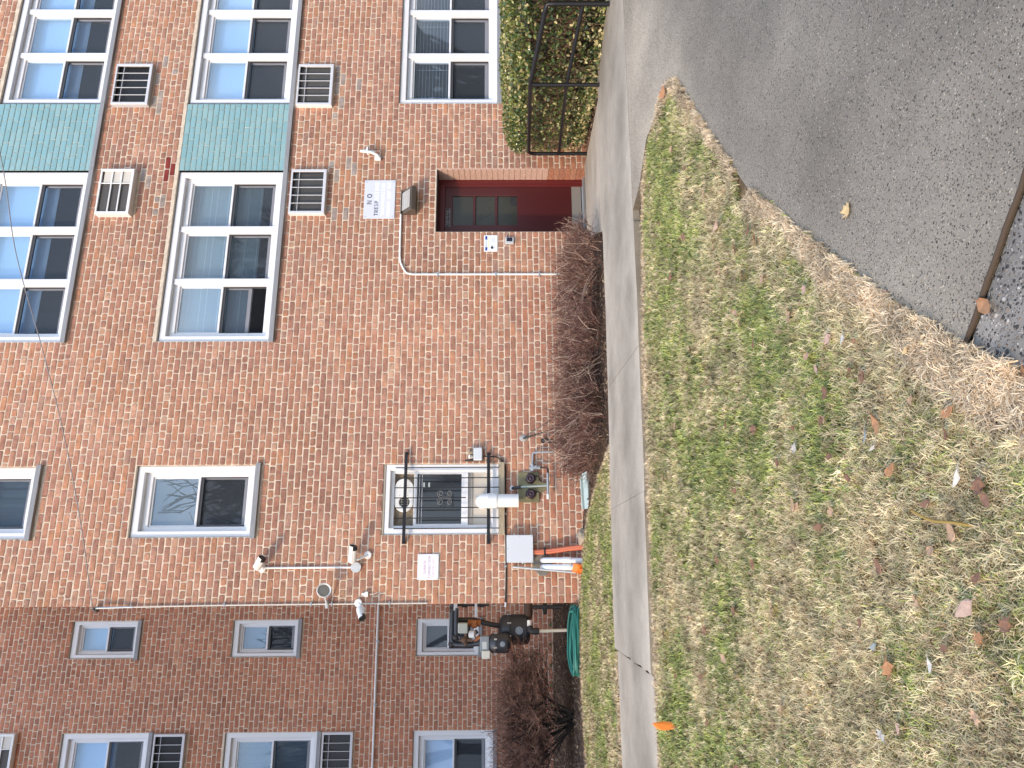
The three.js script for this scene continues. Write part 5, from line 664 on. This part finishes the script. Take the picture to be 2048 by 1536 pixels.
{ // clipped evergreen hedge behind the handrail
  const t = thing('clipped_hedge', 'clipped variegated evergreen hedge behind the black handrail', 'hedge', [0, 0, 0]), r = rngOf(900);
  const face = (z) => interp(z, [0.1, 0.8, 2.62, 3.3, 3.9, 5.2], [5.78, 5.56, 5.08, 5.32, 5.46, 5.5]);  // left face of the hedge
  const leaf = (() => { const g = new THREE.CircleGeometry(0.5, 7); g.scale(0.62, 1, 1); const p = g.attributes.position; for (let i = 0; i < p.count; i++) p.setZ(i, 0.35 * p.getX(i) ** 2 - 0.15 * p.getY(i) ** 2); g.computeVertexNormals(); return g; })();
  const N = 30000, im = shadows(new THREE.InstancedMesh(leaf, new THREE.MeshPhysicalMaterial({ color: 0xffffff, roughness: 0.42, side: THREE.DoubleSide, transmission: 0, clearcoat: 0.2 }), N)); im.name = 'foliage'; im.userData.kind = 'stuff';
  const q = new THREE.Quaternion(), e = new THREE.Euler(), m = new THREE.Matrix4(), top = (x, z) => 0.99 + 0.05 * nz(x * 1.4, z * 1.4, 4) - 0.1 * sstep(0.5, 0.1, z) - 0.06 * sstep(0.3, 0, x - face(z));
  for (let i = 0; i < N;) { let x, y, z; const w = r(); z = lerp(0.12, 4.6, Math.pow(r(), 0.85));
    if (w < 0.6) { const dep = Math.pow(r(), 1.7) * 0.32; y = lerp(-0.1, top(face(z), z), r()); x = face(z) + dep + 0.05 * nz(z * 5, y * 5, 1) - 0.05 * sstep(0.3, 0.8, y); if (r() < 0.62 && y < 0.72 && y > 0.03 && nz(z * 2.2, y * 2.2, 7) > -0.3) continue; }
    else if (w < 0.9) { x = face(z) + Math.pow(r(), 1.3) * 2.6; y = top(x, z) - Math.pow(r(), 2) * 0.16 + 0.03 * r(); } else { x = face(0.12) + r() * 2; z = 0.1 + r() * 0.3; y = lerp(0, top(x, z), r()); }
    e.set(r() * 6.3, r() * 6.3, r() * 6.3); q.setFromEuler(e); const s = 0.026 + 0.022 * r(); m.compose(V(x, y, z), q, V(s, s, s)); im.setMatrixAt(i, m);
    const up = sstep(0.6, 1.0, y), low = sstep(0.35, 0.05, y), v = 0.75 + 0.5 * r(), k = r(); const cream = 0.1 + 0.34 * low + 0.08 * up;
    im.setColorAt(i, k < cream ? lin(0.46 * v, 0.40 * v, 0.2 * v) : k < cream + 0.3 * up + 0.14 ? lin(0.2 * v, 0.225 * v, 0.06 * v) : k < 0.78 ? lin(0.07 * v, 0.115 * v, 0.032 * v) : lin(0.045 * v, 0.08 * v, 0.03 * v)); i++; }
  t.add(im);
  const tone = (r) => { const v = 0.7 + 0.6 * r(); return r() < 0.3 ? [0.32 * v, 0.22 * v, 0.14 * v] : [0.14 * v, 0.085 * v, 0.055 * v]; };
  part('twigs', twigs(905, { n: 620, depth: 2, r0: 0.0042, wob: 0.9, lift: 0.04, fan: 1.5, tone, kids: (r) => 1, clip: (p) => { const f = face(p.z) + 0.02; if (p.x < f) p.x = f + (f - p.x) * 0.4; if (p.y > 0.97) p.y = 0.97; if (p.z < 0.06) p.z = 0.06; }, root: (r) => { const z = lerp(0.2, 4.4, r()); return [V(face(z) + 0.1 + r() * 0.45, r() * 0.6 - 0.08, z), V(-0.25 - r() * 0.4, 0.7, r() - 0.5), 0.26 + 0.14 * r()]; } }), twigMat, t);
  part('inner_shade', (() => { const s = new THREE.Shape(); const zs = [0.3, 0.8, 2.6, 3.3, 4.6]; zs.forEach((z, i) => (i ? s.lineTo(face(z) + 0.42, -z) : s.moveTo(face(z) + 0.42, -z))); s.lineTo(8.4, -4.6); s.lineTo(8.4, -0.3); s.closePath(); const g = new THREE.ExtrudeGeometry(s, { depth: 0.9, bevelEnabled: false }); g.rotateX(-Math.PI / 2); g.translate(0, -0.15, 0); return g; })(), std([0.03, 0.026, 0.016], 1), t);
}
// small weeds at the foot of the recessed wall
{ const r = rngOf(41), g = leafGeos[1]; for (let i = 0; i < 5; i++) { const x = -0.95 - 0.32 * i, t = thing('weed', 'small green weed at the foot of the recessed brick wall', 'weed', [x, 0.2, ZR + 0.06], 'small weeds at the foot of the recessed wall'); const L = []; for (let k = 0; k < 9; k++) { const q = g.clone(); q.scale(0.06, 0.06, 0.07); q.rotateX(-0.6); q.translate(0, 0.02, -0.03); q.rotateY(r() * 6.28); L.push(q); } part('leaves', L, std([0.06, 0.13, 0.04], 0.7), t); } }

// ---------------------------------------------------------------- what the windows mirror: bare street trees behind the viewer
{ const trees = [[-8.5, 20, 14.5, 'bare tall street tree opposite the recess'], [-3, 21, 15, 'bare tall street tree opposite the corner'], [3.2, 17.5, 14, 'bare tall street tree opposite the single windows'], [10, 18, 13.5, 'bare tall street tree opposite the wide windows'], [24, 22, 12, 'bare street tree farthest along the pavement'], [18, 14, 8.5, 'shorter bare street tree near the pavement'], [30, 27, 11, 'bare street tree behind the farthest one'], [22, 18, 9, 'bare street tree next to the shorter one']];
  const bark = std([0.05, 0.042, 0.036], 0.95);
  trees.forEach(([x, z, h, label], n) => { const t = thing('bare_tree', label, 'tree', [x, -0.8, z], 'bare street trees behind the viewer'), r = rngOf(7000 + n), br = []; part('trunk', rod(V(0, -0.2, 0), V(0.1, h * 0.28, 0), 0.32, 0.22, 12), bark, t);
    const grow = (p, d, L, R, k) => { const e = p.clone().addScaledVector(d, L); br.push(rod(p, e, R, R * 0.7, k > 3 ? 6 : 3)); if (!k) return; const m = k > 3 ? 3 : 2 + (r() < 0.6); for (let i = 0; i < m; i++) grow(k > 1 ? e : p.clone().addScaledVector(d, L * (0.5 + 0.5 * r())), d.clone().add(V((r() - 0.5) * 1.5, (r() - 0.3) * 0.9, (r() - 0.5) * 1.5)).normalize(), L * (0.66 + 0.2 * r()), R * 0.7, k - 1); };
    for (let i = 0; i < 3; i++) grow(V(0.1, h * 0.26, 0), V(Math.cos(i * 2.1 + n) * 0.5, 1, Math.sin(i * 2.1 + n) * 0.5).normalize(), h * 0.19, 0.17, 6); part('crown', br, bark, t); }); }
// the wing on the left whose shade lies on the recess
{ const t = thing('left_wing', 'plain brick wing on the left that shades the recess', 'building', [0, 0, 0]); part('wall', box(-18, -9.0, -0.6, 15.5, -12, 5.1), std([0.55, 0.30, 0.22], 0.9, { map: brickTex.map }), t); part('roof', box(-18.1, -8.95, 15.502, 15.7, -12, 5.15), M.sill, t); }
renderer.render(scene, camera);
